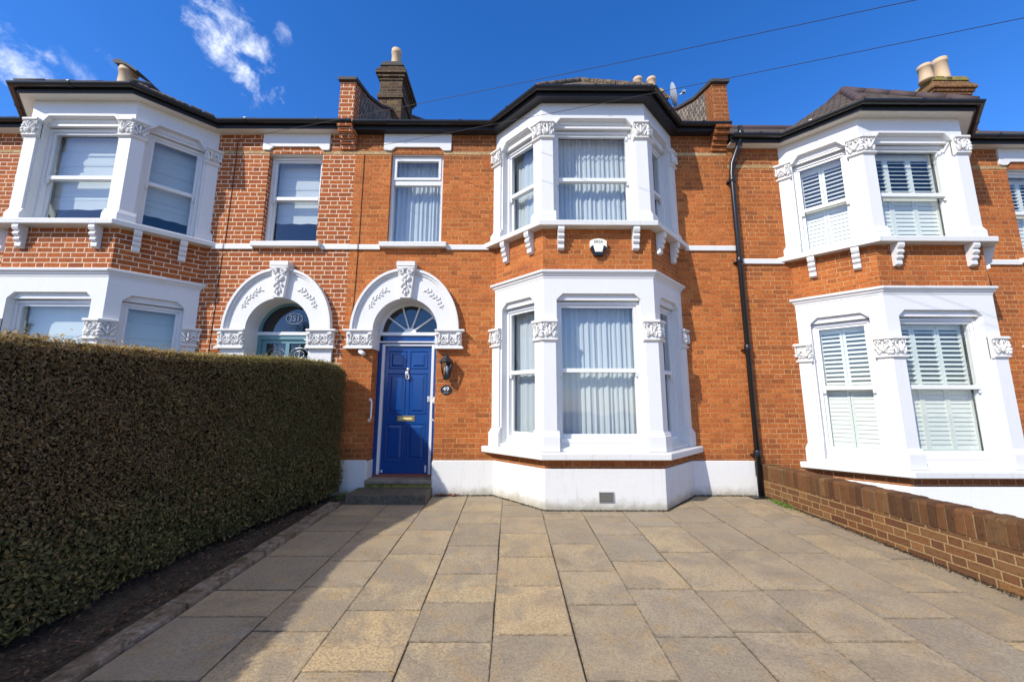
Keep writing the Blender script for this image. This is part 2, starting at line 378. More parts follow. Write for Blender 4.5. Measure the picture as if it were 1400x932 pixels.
        uvl = bm.loops.layers.uv.new('UVMap')
        for f in bm.faces:
            n = f.normal
            if n.length < .5: n = Vector((0, 0, 1))
            if abs(n.z) > .95:
                for l in f.loops: l[uvl].uv = (l.vert.co.x, l.vert.co.y)
            else:
                t = Vector((-n.y, n.x, 0)).normalized()
                if t.x < -1e-4 or (abs(t.x) <= 1e-4 and t.y < 0): t = -t
                sc = 1 / math.sqrt(max(1 - n.z * n.z, .05))
                for l in f.loops: l[uvl].uv = (l.vert.co.dot(t), l.vert.co.z * sc)
        bm.to_mesh(me); bm.free()
        o = bpy.data.objects.new(name, me); COL.objects.link(o)
        if parent is not None: o.parent = parent
        if bevel:
            b = o.modifiers.new('bevel', 'BEVEL'); b.width = bevel; b.segments = seg; b.limit_method = 'ANGLE'; b.angle_limit = R(35)
            b.harden_normals = False
        for k, v in props.items(): o[k] = v
        return o

def thing(name, label, cat, group=None, loc=(0, 0, 0)):
    o = bpy.data.objects.new(name, None); COL.objects.link(o); o.location = loc; o.empty_display_size = .2
    o['label'] = label; o['category'] = cat
    if group: o['group'] = group
    return o
def tag(o, label, cat, group=None):
    o['label'] = label; o['category'] = cat
    if group: o['group'] = group
    return o

def text_mesh(name, txt, size, mat, parent, loc, rot=(math.pi / 2, 0, 0), depth=.002, sx=1.0, **kw):
    cu = bpy.data.curves.new(name, 'FONT'); cu.body = txt; cu.size = size; cu.extrude = depth; cu.align_x = 'CENTER'; cu.align_y = 'CENTER'
    to = bpy.data.objects.new(name + '_tmp', cu); COL.objects.link(to)
    dg = bpy.context.evaluated_depsgraph_get(); dg.update()
    me = bpy.data.meshes.new_from_object(to.evaluated_get(dg)); bpy.data.objects.remove(to)
    me.materials.clear(); me.materials.append(M[mat]); me.name = name
    o = bpy.data.objects.new(name, me); COL.objects.link(o); o.parent = parent; o.location = loc; o.rotation_euler = rot; o.scale = (sx, 1, 1)
    return o

# ------------------------------------------------------------------ bay parts
BH, BW, BD = .78, 1.485, .735       # half front, half width at wall, depth
def bay_pts(bx): return [(bx - BW, 0), (bx - BH, -BD), (bx + BH, -BD), (bx + BW, 0)]
def bay_ext(bx, e=.35):
    p = bay_pts(bx); d = Vector((p[1][0] - p[0][0], p[1][1] - p[0][1])).normalized()
    return [(p[0][0] - d.x * e, p[0][1] - d.y * e), p[1], p[2], (p[3][0] + d.x * e, p[3][1] - d.y * e)]
def seg_frame(p, q, dz=0):
    P = Vector(p); t = (Vector(q) - P); L = t.length; t = t / L; n = Vector((t.y, -t.x))
    return L, (lambda a, b, c: (P.x + t.x * a + n.x * (-b), P.y + t.y * a + n.y * (-b), c + dz))   # b>0 = inwards

def sash_window(house, T, u0, u1, z0, z1, w, rail, cover, casement=None, label=None):
    """a box sash in the opening; w = depth of its front face"""
    f = MB(T); J = .042
    f.box(u0, u0 + J, w, w + .12, z0, z1); f.box(u1 - J, u1, w, w + .12, z0, z1)
    f.box(u0 + J, u1 - J, w, w + .12, z1 - .045, z1); f.box(u0 + J, u1 - J, w - .012, w + .12, z0, z0 + .05)
    win = f.build('window', 'upvc', house, bevel=.004)
    a0, a1 = u0 + J, u1 - J; zt, zb = z1 - .045, z0 + .05
    if casement:
        s = MB(T); ct = casement
        s.box(a0, a1, w + .005, w + .07, ct - .06, ct + .03)
        s.build('transom', 'upvc', win, bevel=.004)
        s = MB(T)
        for (p, q, r, t) in ((a0, a0 + .045, ct + .03, zt), (a1 - .045, a1, ct + .03, zt), (a0 + .045, a1 - .045, ct + .03, ct + .075), (a0 + .045, a1 - .045, zt - .045, zt)):
            s.box(p, q, w - .012, w + .05, r, t)
        s.build('opening_light', 'upvc', win, bevel=.004)
        panes = [(a0 + .045, a1 - .045, ct + .075, zt - .045, w + .02), (a0, a1, zb, ct - .06, w + .04)]
    else:
        S = .036
        s = MB(T); wu = w + .02
        s.box(a0, a0 + S, wu, wu + .04, rail - .03, zt); s.box(a1 - S, a1, wu, wu + .04, rail - .03, zt)
        s.box(a0 + S, a1 - S, wu, wu + .04, zt - S, zt); s.box(a0 + S, a1 - S, wu - .008, wu + .04, rail - .03, rail + .028)
        for a in (a0 + .002, a1 - S - .002):
            s.prism([(wu - .004, rail - .028), (wu + .036, rail - .028), (wu + .03, rail - .075), (wu + .01, rail - .085)], a, a + S, 'a')
        s.build('sash', 'upvc', win, bevel=.003)
        s = MB(T); wl = w + .065
        s.box(a0, a0 + S, wl, wl + .04, zb, rail + .02); s.box(a1 - S, a1, wl, wl + .04, zb, rail + .02)
        s.box(a0 + S, a1 - S, wl, wl + .04, zb, zb + .06); s.box(a0 + S, a1 - S, wl, wl + .04, rail - .02, rail + .02)
        s.build('sash', 'upvc', win, bevel=.003)
        panes = [(a0 + S, a1 - S, rail + .028, zt - S, wu + .02), (a0 + S, a1 - S, zb + .06, rail - .02, wl + .02)]
    for (p, q, r, t, d) in panes:
        g = MB(T); g.box(p - .003, q + .003, d, d + .004, r - .003, t + .003); g.build('pane', 'glass', win)
    kind, par = cover
    d = w + .20
    if kind == 'curtain':
        c = MB(T); c.smooth = True
        n = int((a1 - a0) / .008); ph = random.random() * 9; rows = 8; prev = None; wid = a1 - a0 + .08
        fold = [random.uniform(.7, 1.35) for _ in range(60)]
        xs = np.linspace(a0 - .04, a1 + .04, n); acc = ph; off = []
        for i, x in enumerate(xs):
            acc += wid / n / .042 * 2 * math.pi * fold[int(i * wid / n / .055) % 60] * .62
            off.append(.0125 * math.sin(acc) + .009 * math.sin(acc * .37 + 1) + .005 * math.sin(acc * 2.3 + .5))
        for k in range(rows + 1):
            z = z0 + (z1 - z0) * k / rows; amp = 1.05 - .25 * (k / rows) ** 2
            ring = [c.vert((x + .0015 * math.sin(z * 1.3 + i * .02), d + o * amp, z)) for i, (x, o) in enumerate(zip(xs, off))]
            if prev:
                for i in range(n - 1): c.face([prev[i], prev[i + 1], ring[i + 1], ring[i]])
            prev = ring
        c.build('curtain', 'net', win, solid=False)
    elif kind == 'blind':
        c = MB(T); zb2 = par; nn = 40; z = z1
        zs = [z1, z1 - .25, z1 - .5, z1 - .75, z1 - 1.0, z1 - 1.25, z1 - 1.5, z1 - 1.75]; zs = [q for q in zs if q > zb2 + .16] + [zb2 + .14]
        for k in range(len(zs) - 1):
            c.prism([(d, zs[k]), (d + .02, zs[k] - .004), (d + .012, zs[k + 1]), (d - .006, zs[k + 1] + .002), (d - .012, zs[k + 1] + .03)], a0 - .02, a1 + .02, 'a')
        bot = []
        for i in range(nn + 1):
            x = a0 - .02 + (a1 - a0 + .04) * i / nn; bot.append((x, zb2 + .006 * math.cos(6 * math.pi * i / nn)))
        for i in range(nn):
            c.poly([(bot[i][0], d - .005, bot[i][1]), (bot[i + 1][0], d - .005, bot[i + 1][1]), (bot[i + 1][0], d - .005, zb2 + .14), (bot[i][0], d - .005, zb2 + .14)])
        c.build('blind', 'blind', win)
    elif kind == 'shutter':
        N = par; wdt = (a1 - a0 - .02) / N; d = w + .15
        for i in range(N):
            x0 = a0 + .01 + wdt * i; x1 = x0 + wdt - .004; c = MB(T); st = .034
            c.box(x0, x0 + st, d, d + .028, zb, zt); c.box(x1 - st, x1, d, d + .028, zb, zt)
            mid = rail - .01
            for (r, t) in ((zb, zb + .08), (mid - .03, mid + .05), (zt - .10, zt)): c.box(x0 + st, x1 - st, d, d + .028, r, t)
            for lo, hi, ang in ((zb + .08, mid - .03, 12), (mid + .05, zt - .10, 50)):
                m_ = int((hi - lo) / .062); pit = (hi - lo) / m_
                for q in range(m_):
                    zc = lo + pit * (q + .5); hh = .034; a = R(ang); dy, dz_ = math.sin(a) * hh, math.cos(a) * hh
                    t_ = .005
                    c.prism([(d + .014 - dy, zc - dz_), (d + .014 - dy + t_ * math.cos(a), zc - dz_ - t_ * math.sin(a)),
                             (d + .014 + dy + t_ * math.cos(a), zc + dz_ - t_ * math.sin(a)), (d + .014 + dy, zc + dz_)], x0 + st, x1 - st, 'a')
            c.build('shutter', 'shutter', win)
    return win

def spiral(cx, cz, y, r0, turns, sgn, n=16):
    return [(cx + sgn * r0 * (1 - i / n * .8) * math.cos(i / n * turns * 2 * math.pi), y, cz + r0 * (1 - i / n * .8) * math.sin(i / n * turns * 2 * math.pi)) for i in range(n + 1)]

def foliage(mb, u0, u1, z0, z1, b, seed=0):
    """carved acanthus relief on one face of a capital"""
    rnd = random.Random(seed); W = u1 - u0; H = z1 - z0; cu = (u0 + u1) / 2
    k = max(1, round(W / .15))
    for i in range(k):
        c = u0 + W * (i + .5) / k
        for a, L in ((0, .5), (.5, .46), (-.5, .46), (1.0, .36), (-1.0, .36), (1.5, .26), (-1.5, .26)):
            ln = H * L * rnd.uniform(.9, 1.1)
            mb.blob((c - math.sin(a) * ln * .8, b - .014 - .006 * math.cos(a * 2), z0 + H * .18 + math.cos(a) * ln * .8), .0125 * rnd.uniform(.8, 1.2), .022, ln * rnd.uniform(.5, .66), a + rnd.uniform(-.12, .12), 8, 6)
        mb.blob((c, b - .026, z0 + H * .30), .020, .020, .028)
        mb.blob((c, b - .018, z0 + H * .72), .016, .016, .02)
    for sgn, cu2 in ((1, u0 + .028), (-1, u1 - .028)):
        mb.tube(spiral(cu2, z1 - .042, b - .014, .034, 1.4, sgn), [.012 - .0004 * i for i in range(17)], 6)
        mb.blob((cu2, b - .018, z0 + .05), .015, .014, .045, .35 * sgn)

def corner_piece(path, prof): mb = MB(); mb.sweep(path, prof); return mb

def bay(house, h, floor, covers, rl):
    """pilasters, panels and windows of one storey of the bay"""
    bx, dz = h['bx'], h['dz']; p = bay_pts(bx)
    low = floor == 0
    z0, z1 = (.72, 3.105) if low else (3.912, 5.862)
    capb, capt = (2.187, 2.487) if low else (5.235, 5.53)
    bt = z0 + .25 if low else z0 + .175
    wt = 2.787 if low else 5.475
    segs = [(p[0], p[1]), (p[1], p[2]), (p[2], p[3])]
    seed = int(abs(bx) * 10) + floor * 7
    for si, (a, b) in enumerate(segs):
        L, T0 = seg_frame(a, b, dz)
        if si == 1: o0, o1 = .185, L - .19
        else: o0, o1 = (.165, L - .17) if si == 0 else (.17, L - .165)
        ch = .09; e = .085 if low else .11
        hole = [(o0, z0), (o1, z0), (o1, wt), (o1 - ch, wt + e), (o0 + ch, wt + e), (o0, wt)]
        mb = MB(T0); e0 = .3 if si == 0 else 0; e1 = .3 if si == 2 else 0
        mb.sheet([(-e0, z0), (L + e1, z0), (L + e1, z1), (-e0, z1)], [hole], 0, [.14])
        # stepped inner head and splayed soffit mouldings
        mb.box(o0, o1, .05, .14, wt, wt + e)
        if not low:
            hood = [(o0 - .02, wt), (o1 + .02, wt), (o1 + .02, wt + .022), (o1 - ch, wt + e + .035), (o0 + ch, wt + e + .035), (o0 - .02, wt + .022)]
            hin = [(o0 + .012, wt - .001), (o1 - .012, wt - .001), (o1 - .012, wt + .004), (o1 - ch - .01, wt + e + .005), (o0 + ch + .01, wt + e + .005), (o0 + .012, wt + .004)]
            mb.sheet(hood, [[(q[0], max(q[1], wt + .0005)) for q in hin]], -.028, [.0])
            for i in range(len(hood)):
                q, r = hood[i], hood[(i + 1) % len(hood)]
                mb.poly([(q[0], -.028, q[1]), (r[0], -.028, r[1]), (r[0], 0, r[1]), (q[0], 0, q[1])])
        mb.build('bay_panel', 'white_bay', house, solid=False)
        zs = z0 + (.10 if low else .0)
        w = .105
        wtop = wt - .01
        if low:
            sb = MB(T0); sb.prism([(-.02, z0), (w + .02, z0), (w + .02, z0 + .10), (w - .005, z0 + .10), (w - .02, z0 + .06), (-.02, z0 + .035)], o0, o1, 'a'); sb.build('inner_sill', 'sill', house)
        win = sash_window(house, T0, o0, o1, zs, wtop, w, rl + (0), covers[si] if isinstance(covers, list) else covers)
    # pilasters around the two corners and against the wall
    tc = (Vector(p[1]) - Vector(p[0])).normalized(); td = (Vector(p[3]) - Vector(p[2])).normalized()
    def along(q, t, s): return (q[0] + t.x * s, q[1] + t.y * s)
    X = Vector((1, 0))
    paths = [([along(p[0], tc, -.10), along(p[0], tc, .135)], 0), ([along(p[1], tc, -.145), p[1], along(p[1], X, .165)], 1),
             ([along(p[2], X, -.17), p[2], along(p[2], td, .145)], 1), ([along(p[3], td, -.135), along(p[3], td, .10)], 0)]
    for k, (pa, corner) in enumerate(paths):
        Z = lambda prof: [(o, z + dz) for o, z in prof]
        def lengthen(pp, s):
            A, B = Vector(pp[0]), Vector(pp[1]); C, D = Vector(pp[-1]), Vector(pp[-2])
            pp = list(pp); pp[0] = tuple(A + (A - B).normalized() * s); pp[-1] = tuple(C + (C - D).normalized() * s); return pp
        mb = MB(); o = .028
        mb.sweep(pa, Z([(-.01, bt - .02), (o, bt - .02), (o, capb + .01), (-.01, capb + .01)]))
        mb.sweep(lengthen(pa, .03), Z([(-.01, z0 - .001), (.062, z0 - .001), (.062, bt - .055), (.052, bt - .045), (.045, bt - .02), (.034, bt - .005), (.030, bt + .015), (-.01, bt + .015)]))
        pil = mb.build('pilaster', 'white_bay', house, bevel=.003)
        mb = MB(); capp = lengthen(pa, .02)
        mb.sweep(capp, Z([(-.01, capb), (.034, capb), (.062, capb + .018), (.062, capb + .034), (.036, capb + .044), (.036, capt - .055), (.058, capt - .04), (.078, capt - .034), (.078, capt - .008), (.066, capt), (-.01, capt)]))
        for i in range(len(capp) - 1):
            L, T0 = seg_frame(capp[i], capp[i + 1], dz); mb.T = T0
            foliage(mb, -.01 if i else .01, L - .01 if i == len(capp) - 2 else L + .01, capb + .045, capt - .035, -.038, seed + k)
        if corner:
            mb.T = (lambda a, b, c: (a, b, c)); c = Vector(p[k]); nn = (c - Vector((bx, .3))).normalized()
            cc = c + nn * .05
            for q, rr in ((.06, .030), (.10, .036), (.15, .030), (.19, .022)):
                mb.blob((cc.x, cc.y, capb + dz + q + .02), rr, rr, .03)
        mb.build('capital', 'carved', pil)

def corbel(house, T, u, z_top):
    """stepped scroll bracket under the sill: profile b (negative = out), c"""
    mb = MB(T); w = .045
    pr = [(0, 0), (-.125, 0), (-.13, -.05), (-.115, -.085), (-.085, -.095), (-.105, -.115), (-.112, -.14), (-.095, -.165), (-.068, -.172), (-.085, -.19), (-.09, -.215), (-.075, -.235), (-.052, -.242), (-.06, -.265), (-.06, -.31), (-.03, -.325), (0, -.33)]
    mb.prism([(b + .002, z_top + c) for b, c in pr], u - w, u + w, 'a')
    mb.build('corbel', 'white', house, bevel=.004)

def arch_pts(cx, cz, rx, rz, n=28): return [(cx + rx * math.cos(math.pi * i / n), cz + rz * math.sin(math.pi * i / n)) for i in range(n + 1)]

# ------------------------------------------------------------------ house
ZE = 5.86
def house(h):
    xa, xb, bx, dx, wx, dz = (h[k] for k in ('xa', 'xb', 'bx', 'dx', 'wx', 'dz'))
    H = thing('terraced_house', h['label'], 'house', 'terraced houses')
    p = bay_pts(bx); brick = h['brick']
    I = lambda a, b, c: (a, b, c + dz)
    zsp = 2.475; ri = .505; dw = .495
    door = [(dx - dw, -.3), (dx + dw, -.3), (dx + dw, 2.40)] + [(q[0], q[1]) for q in arch_pts(dx, zsp, .53, .53, 24)] + [(dx - dw, 2.40)]
    ww = h['ww']
    win = [(wx - ww, 3.91), (wx + ww, 3.91), (wx + ww, 5.50), (wx - ww, 5.50)]
    b1 = [(bx - 1.32, .8), (bx + 1.32, .8), (bx + 1.32, 2.95), (bx - 1.32, 2.95)]
    b2 = [(bx - 1.32, 3.95), (bx + 1.32, 3.95), (bx + 1.32, 5.6), (bx - 1.32, 5.6)]
    mb = MB(I); mb.sheet([(xa, -.5), (xb, -.5), (xb, ZE + .02), (xa, ZE + .02)], [door, win, b1, b2], 0, [.30, .16, None, None])
    wall = mb.build('wall', brick, H, solid=False)
    # bay brickwork below the sill and between the storeys
    mb = MB(I); mb.sweep(bay_ext(bx), [(0, .45), (0, .63), (-.25, .63), (-.25, .45)]); mb.build('bay_brickwork', brick, H)
    mb = MB(I); mb.sweep(bay_ext(bx), [(-.006, 3.19), (-.006, 3.84), (-.25, 3.84), (-.25, 3.19)])
    mb.build('bay_brickwork', brick, H)
    # body behind the facade
    mb = MB(I)
    mb.box(xa + .02, xb - .02, 7.8, 8.0, -.5, ZE)
    mb.box(xa + .003, xa + .2, .32, 7.8, -.5, ZE + .1); mb.box(xb - .2, xb - .003, .32, 7.8, -.5, ZE + .1)
    mb.build('rear_wall', brick, H)
    mb = MB(I)
    for z0, z1 in ((.3, 3.25), (3.45, 5.84)):
        for rx0, rx1, yb in ((bx - 1.6, bx + 1.7, 3.4), (min(wx, dx) - .75, max(wx, dx) + .75, 3.0)):
            ys = .33
            mb.poly([(rx0, yb, z0), (rx1, yb, z0), (rx1, yb, z1), (rx0, yb, z1)])
            mb.poly([(rx0, ys, z0), (rx0, yb, z0), (rx0, yb, z1), (rx0, ys, z1)]); mb.poly([(rx1, ys, z0), (rx1, yb, z0), (rx1, yb, z1), (rx1, ys, z1)])
            mb.poly([(rx0, ys, z0), (rx1, ys, z0), (rx1, yb, z0), (rx0, yb, z0)])
            mb.poly([(rx0, ys, z1), (rx1, ys, z1), (rx1, yb, z1), (rx0, yb, z1)])
    for z in (.66, 3.14, 3.86, 5.845): mb.poly([(bx - BW + .12, .34, z), (bx - BW + .12, 0, z), (bx - BH + .06, -BD + .12, z), (bx + BH - .06, -BD + .12, z), (bx + BW - .12, 0, z), (bx + BW - .12, .34, z)])
    mb.build('interior', 'room' if not h.get('dark') else 'hall', H, solid=False)
    # plinth
    zp = h['plz']; pm = h['pm']
    prof = [(-.02, -.45), (.022, -.45), (.022, zp - .006), (.016, zp), (-.02, zp)]
    mb = MB(I)
    bp = p
    full = sorted([(dx - dw, dx + dw)])
    def run(x0, x1):
        pts = [(x0, 0)]
        if x0 < p[0][0] and x1 > p[3][0]: pts += [tuple(q) for q in bp]
        pts.append((x1, 0)); mb.sweep(pts, prof)
    run(xa + .001, dx - dw); mb.box(dx - dw - .012, dx - dw + .012, -.018, .26, -.45, zp - .02); mb.build('plinth', pm, H, bevel=.006)
    mb = MB(I); run(dx + dw, xb - .001); mb.box(dx + dw - .012, dx + dw + .012, -.018, .26, -.45, zp - .02); mb.build('plinth', pm, H, bevel=.006)
    # lower sill, cornice, upper sill
    mb = MB(I); mb.sweep(bay_ext(bx), [(-.05, .625), (.135, .625), (.138, .70), (.125, .712), (-.05, .722)]); mb.build('bay_sill', 'sill', H, bevel=.006)
    mb = MB(I); mb.sweep(bay_ext(bx), [(-.05, 3.095), (.006, 3.095), (.01, 3.12), (.028, 3.135), (.03, 3.15), (.06, 3.172), (.062, 3.198), (.05, 3.206), (-.05, 3.212)]); mb.build('cornice', 'white_bay', H)
    mb = MB(I); mb.sweep(bay_ext(bx), [(-.05, 3.832), (.14, 3.828), (.145, 3.895), (.13, 3.908), (-.05, 3.918)]); mb.build('bay_sill', 'sill', H, bevel=.005)
    # corbels
    for a, b, us in ((p[0], p[1], (.28, .80)), (p[1], p[2], (.255, 1.325)), (p[2], p[3], (.22, .74))):
        L, T = seg_frame(a, b, dz)
        for u in us: corbel(H, T, u, 3.83)
    # string course
    mb = MB(I); sp = [(-.01, 3.80), (.03, 3.80), (.032, 3.87), (.02, 3.884), (-.01, 3.888)]
    cuts = sorted([(wx - ww - .10, wx + ww + .10), (bx - BW - .11, bx + BW + .11)]); x = xa + .001
    for c0, c1 in cuts + [(xb - .001, xb)]:
        if c0 > x: mb = MB(I); mb.sweep([(x, 0), (c0, 0)], sp); mb.build('string_course', 'white', H)
        x = c1
    # buff course
    mb = MB(I)
    x = xa + .001
    for c0, c1 in sorted([(wx - ww, wx + ww), (bx - BW - .03, bx + BW + .03)]) + [(xb - .001, xb)]:
        if c0 > x: mb = MB(I); mb.box(x, c0, -.003, .002, 5.497, 5.557); mb.build('buff_course', 'buff', H)
        x = c1
    # bays
    bay(H, h, 0, h['cov0'], 1.80); bay(H, h, 1, h['cov1'], 4.675)
    # upper window over the door
    _, T = seg_frame((0, 0), (1, 0), dz)
    wn = sash_window(H, T, wx - ww + .0, wx + ww - .0, 3.912, 5.495, h['wd'], 4.75, h['covw'], casement=h.get('case'))
    mb = MB(I); mb.sweep([(wx - ww - .10, 0), (wx + ww + .10, 0)], [(-.16, 3.83), (.10, 3.822), (.105, 3.895), (.09, 3.908), (-.16, 3.914)]); mb.build('window_sill', 'sill', H, bevel=.006)
    l0, l1 = wx - h['lw'], wx + h['lw']
    mb = MB(I)
    lt = [(l0, 5.575), (l0 + .02, 5.557), (wx - ww + .005, 5.557), (wx - ww + .07, 5.618), (wx + ww - .07, 5.618), (wx + ww - .005, 5.557), (l1 - .02, 5.557), (l1, 5.575), (l1, ZE), (l0, ZE)]
    mb.prism(lt, -.03, .03); mb.box(wx - ww + .0, wx + ww - .0, .015, .1, 5.495, 5.625); mb.build('lintel', 'white', H, bevel=.004)
    # door surround
    A = MB(I); n = 32
    inn = arch_pts(dx, zsp, ri, ri, n); rx, rz = .845, .985
    # pointed-elliptical extrados
    def ex(k, ax, az):
        t = math.pi * k / n; return (dx + ax * math.copysign(abs(math.cos(t)) ** .93, math.cos(t)), zsp + az * math.sin(t) ** 1.04)
    outl = [ex(i, rx - .07, rz - .075) for i in range(n + 1)]; outm = [ex(i, rx, rz) for i in range(n + 1)]; outm2 = [ex(i, rx - .035, rz - .04) for i in range(n + 1)]
    A.prism(inn + outl[::-1], -.045, .02)
    def band(a, b, d0, d1):
        for i in range(n):
            q = [a[i], a[i + 1], b[i + 1], b[i]]
            A.poly([(x, d0, z) for x, z in q])
            A.poly([(a[i][0], d0, a[i][1]), (a[i + 1][0], d0, a[i + 1][1]), (a[i + 1][0], d1, a[i + 1][1]), (a[i][0], d1, a[i][1])])
            A.poly([(b[i][0], d0, b[i][1]), (b[i + 1][0], d0, b[i + 1][1]), (b[i + 1][0], d1, b[i + 1][1]), (b[i][0], d1, b[i][1])])
    band(outm, outm2, -.10, 0); band(outm2, outl, -.07, 0)
    # soffit of the arch
    so = arch_pts(dx, zsp, ri - .004, ri - .004, n)
    for i in range(n): A.poly([(so[i][0], -.04, so[i][1]), (so[i + 1][0], -.04, so[i + 1][1]), (so[i + 1][0], .30, so[i + 1][1]), (so[i][0], .30, so[i][1])])
    arch = A.build('door_arch', 'white', H, solid=False)
    # low relief sprays
    for sg in (-1, 1):
        S = MB(I)
        for i in range(7):
            t = R(52 - i * 3.5) if False else R(62 - i * 5)
            r = .67 + .015 * math.sin(i * 2); x = dx + sg * r * math.cos(t); z = zsp + r * 1.08 * math.sin(t)
            for q in (-1, 1): S.blob((x + q * sg * .018, -.049, z + q * .012), .013, .014, .040 - .003 * i, sg * (-.6 + q * .75), 7, 5)
        S.tube([(dx + sg * .66 * math.cos(R(64 - k * 4)), -.047, zsp + .71 * math.sin(R(64 - k * 4))) for k in range(10)], .006, 5)
        S.build('leaf_relief', 'carved', arch)
    K = MB(I)
    K.prism([(dx - .085, zsp + ri - .01), (dx + .085, zsp + ri - .01), (dx + .135, zsp + 1.0), (dx - .135, zsp + 1.0)], -.12, .01)
    K.box(dx - .145, dx + .145, -.165, .01, zsp + 1.0, zsp + 1.075); K.tube([(dx - .14, -.13, zsp + .975), (dx + .14, -.13, zsp + .975)], .032, 10)
    for sg in (-1, 1):
        K.tube(spiral(dx + sg * .07, zsp + .91, -.145, .05, 1.5, sg), [.018 - .0006 * i for i in range(17)], 7)
        K.blob((dx + sg * .045, -.13, zsp + .80), .03, .03, .05, sg * -.4); K.blob((dx + sg * .05, -.128, zsp + .70), .022, .025, .045, sg * .5)
        K.blob((dx + sg * .035, -.126, zsp + .61), .018, .02, .05, sg * .2)
    K.blob((dx, -.14, zsp + .84), .035, .03, .04); K.blob((dx, -.14, zsp + .75), .022, .03, .05); K.blob((dx, -.135, zsp + .655), .026, .026, .03); K.blob((dx, -.13, zsp + .57), .018, .022, .045)
    K.build('keystone', 'carved', arch, bevel=.003)
    for sg in (-1, 1):
        c0, c1 = sorted((dx + sg * (dw - .015), dx + sg * (dw + .395)))
        C = MB(I); y1 = .28
        def blk(g, za, zb_, a=None): C.box(c0 - (g if sg < 0 else 0), c1 + (g if sg > 0 else 0), -.07 - g, .02, za, zb_)
        inner = c1 if sg < 0 else c0
        blk(0, 2.215, 2.43); blk(.03, 2.17, 2.20); blk(.015, 2.20, 2.215); blk(.02, 2.43, 2.445); blk(.045, 2.445, 2.472)
        i0, i1 = sorted((dx + sg * (dw - .018), dx + sg * (dw - .004)))
        C.box(i0, i1, .02, y1, 2.172, 2.473)
        foliage(C, c0 + .01, c1 - .01, 2.215, 2.435, -.072, int(abs(dx) * 7) + sg)
        for q in (c0 + .04, c1 - .04): C.blob((q, -.085, 2.40), .045, .035, .03)
        C.build('capital', 'carved', arch, bevel=.002)
        if h['jamb_white']:
            J = MB(I); J.box(c0 + .03, c1 - .02 if sg > 0 else c1, -.04, .27, -.3, 2.17); J.build('door_jamb', 'white', arch, bevel=.004)
    if h['door'] == 'blue': blue_door(H, h, I)
    else: teal_door(H, h, I)
    # steps
    D = MB(I); D.box(dx - .585, dx + .505, -.49, -.0025, -.02, .115); D.build('doorstep', 'step', H, bevel=.012)
    D = MB(I); D.box(dx - .495, dx + .49, -.035, .30, .10, .165); D.build('step_riser', 'riser', H, bevel=.004)
    D = MB(I); D.box(dx - .495, dx + .49, -.055, .30, .166, .222); D.build('threshold_stone', 'step_up', H, bevel=.012)
    # eaves
    path = [(xa + .001, 0)] + p + [(xb - .001, 0)]
    E_ = MB(I); so_ = h['soff']
    E_.sweep(path, [(-.03, ZE), (so_, ZE), (so_, ZE + .012), (-.03, ZE + .012)]); E_.build('soffit', h['sm'], H)
    E_ = MB(I); E_.sweep(path, [(so_, ZE - .008), (so_ + .02, ZE - .008), (so_ + .02, ZE + .11), (so_, ZE + .11)]); E_.build('fascia', 'black_soffit', H)
    G = MB(I); G.smooth = False; g0 = so_ + .022; rr = .052
    arc = [(g0 + rr - rr * math.cos(t), ZE + .095 - rr * .95 * math.sin(t)) for t in [math.pi * i / 8 for i in range(9)]]
    ins = [(g0 + rr - (rr - .006) * math.cos(t), ZE + .095 - (rr - .006) * .95 * math.sin(t)) for t in [math.pi * i / 8 for i in range(9)]][::-1]
    G.sweep(path, arc + ins)
    for a, b in zip(path[:-1], path[1:]):       # joint clips
        L, T = seg_frame(a, b); k = max(1, int(L / .95))
        for i in range(k):
            u = L * (i + .5) / k; G.T = lambda x, y, z, T=T: (T(x, y, 0)[0], T(x, y, 0)[1], z + dz)
            G.prism([(-o, z) for o, z in [(g0 - .004, ZE + .10)] + [(g0 + rr - (rr + .006) * math.cos(t), ZE + .095 - (rr + .006) * .95 * math.sin(t)) for t in [math.pi * i / 8 for i in range(9)]] + [(g0 + 2 * rr + .006, ZE + .108), (g0, ZE + .108)]], u - .02, u + .02, 'a')
    G.build('gutter', 'black', H, bevel=0)
    roofs(H, h, I, so_ + .05)
    return H

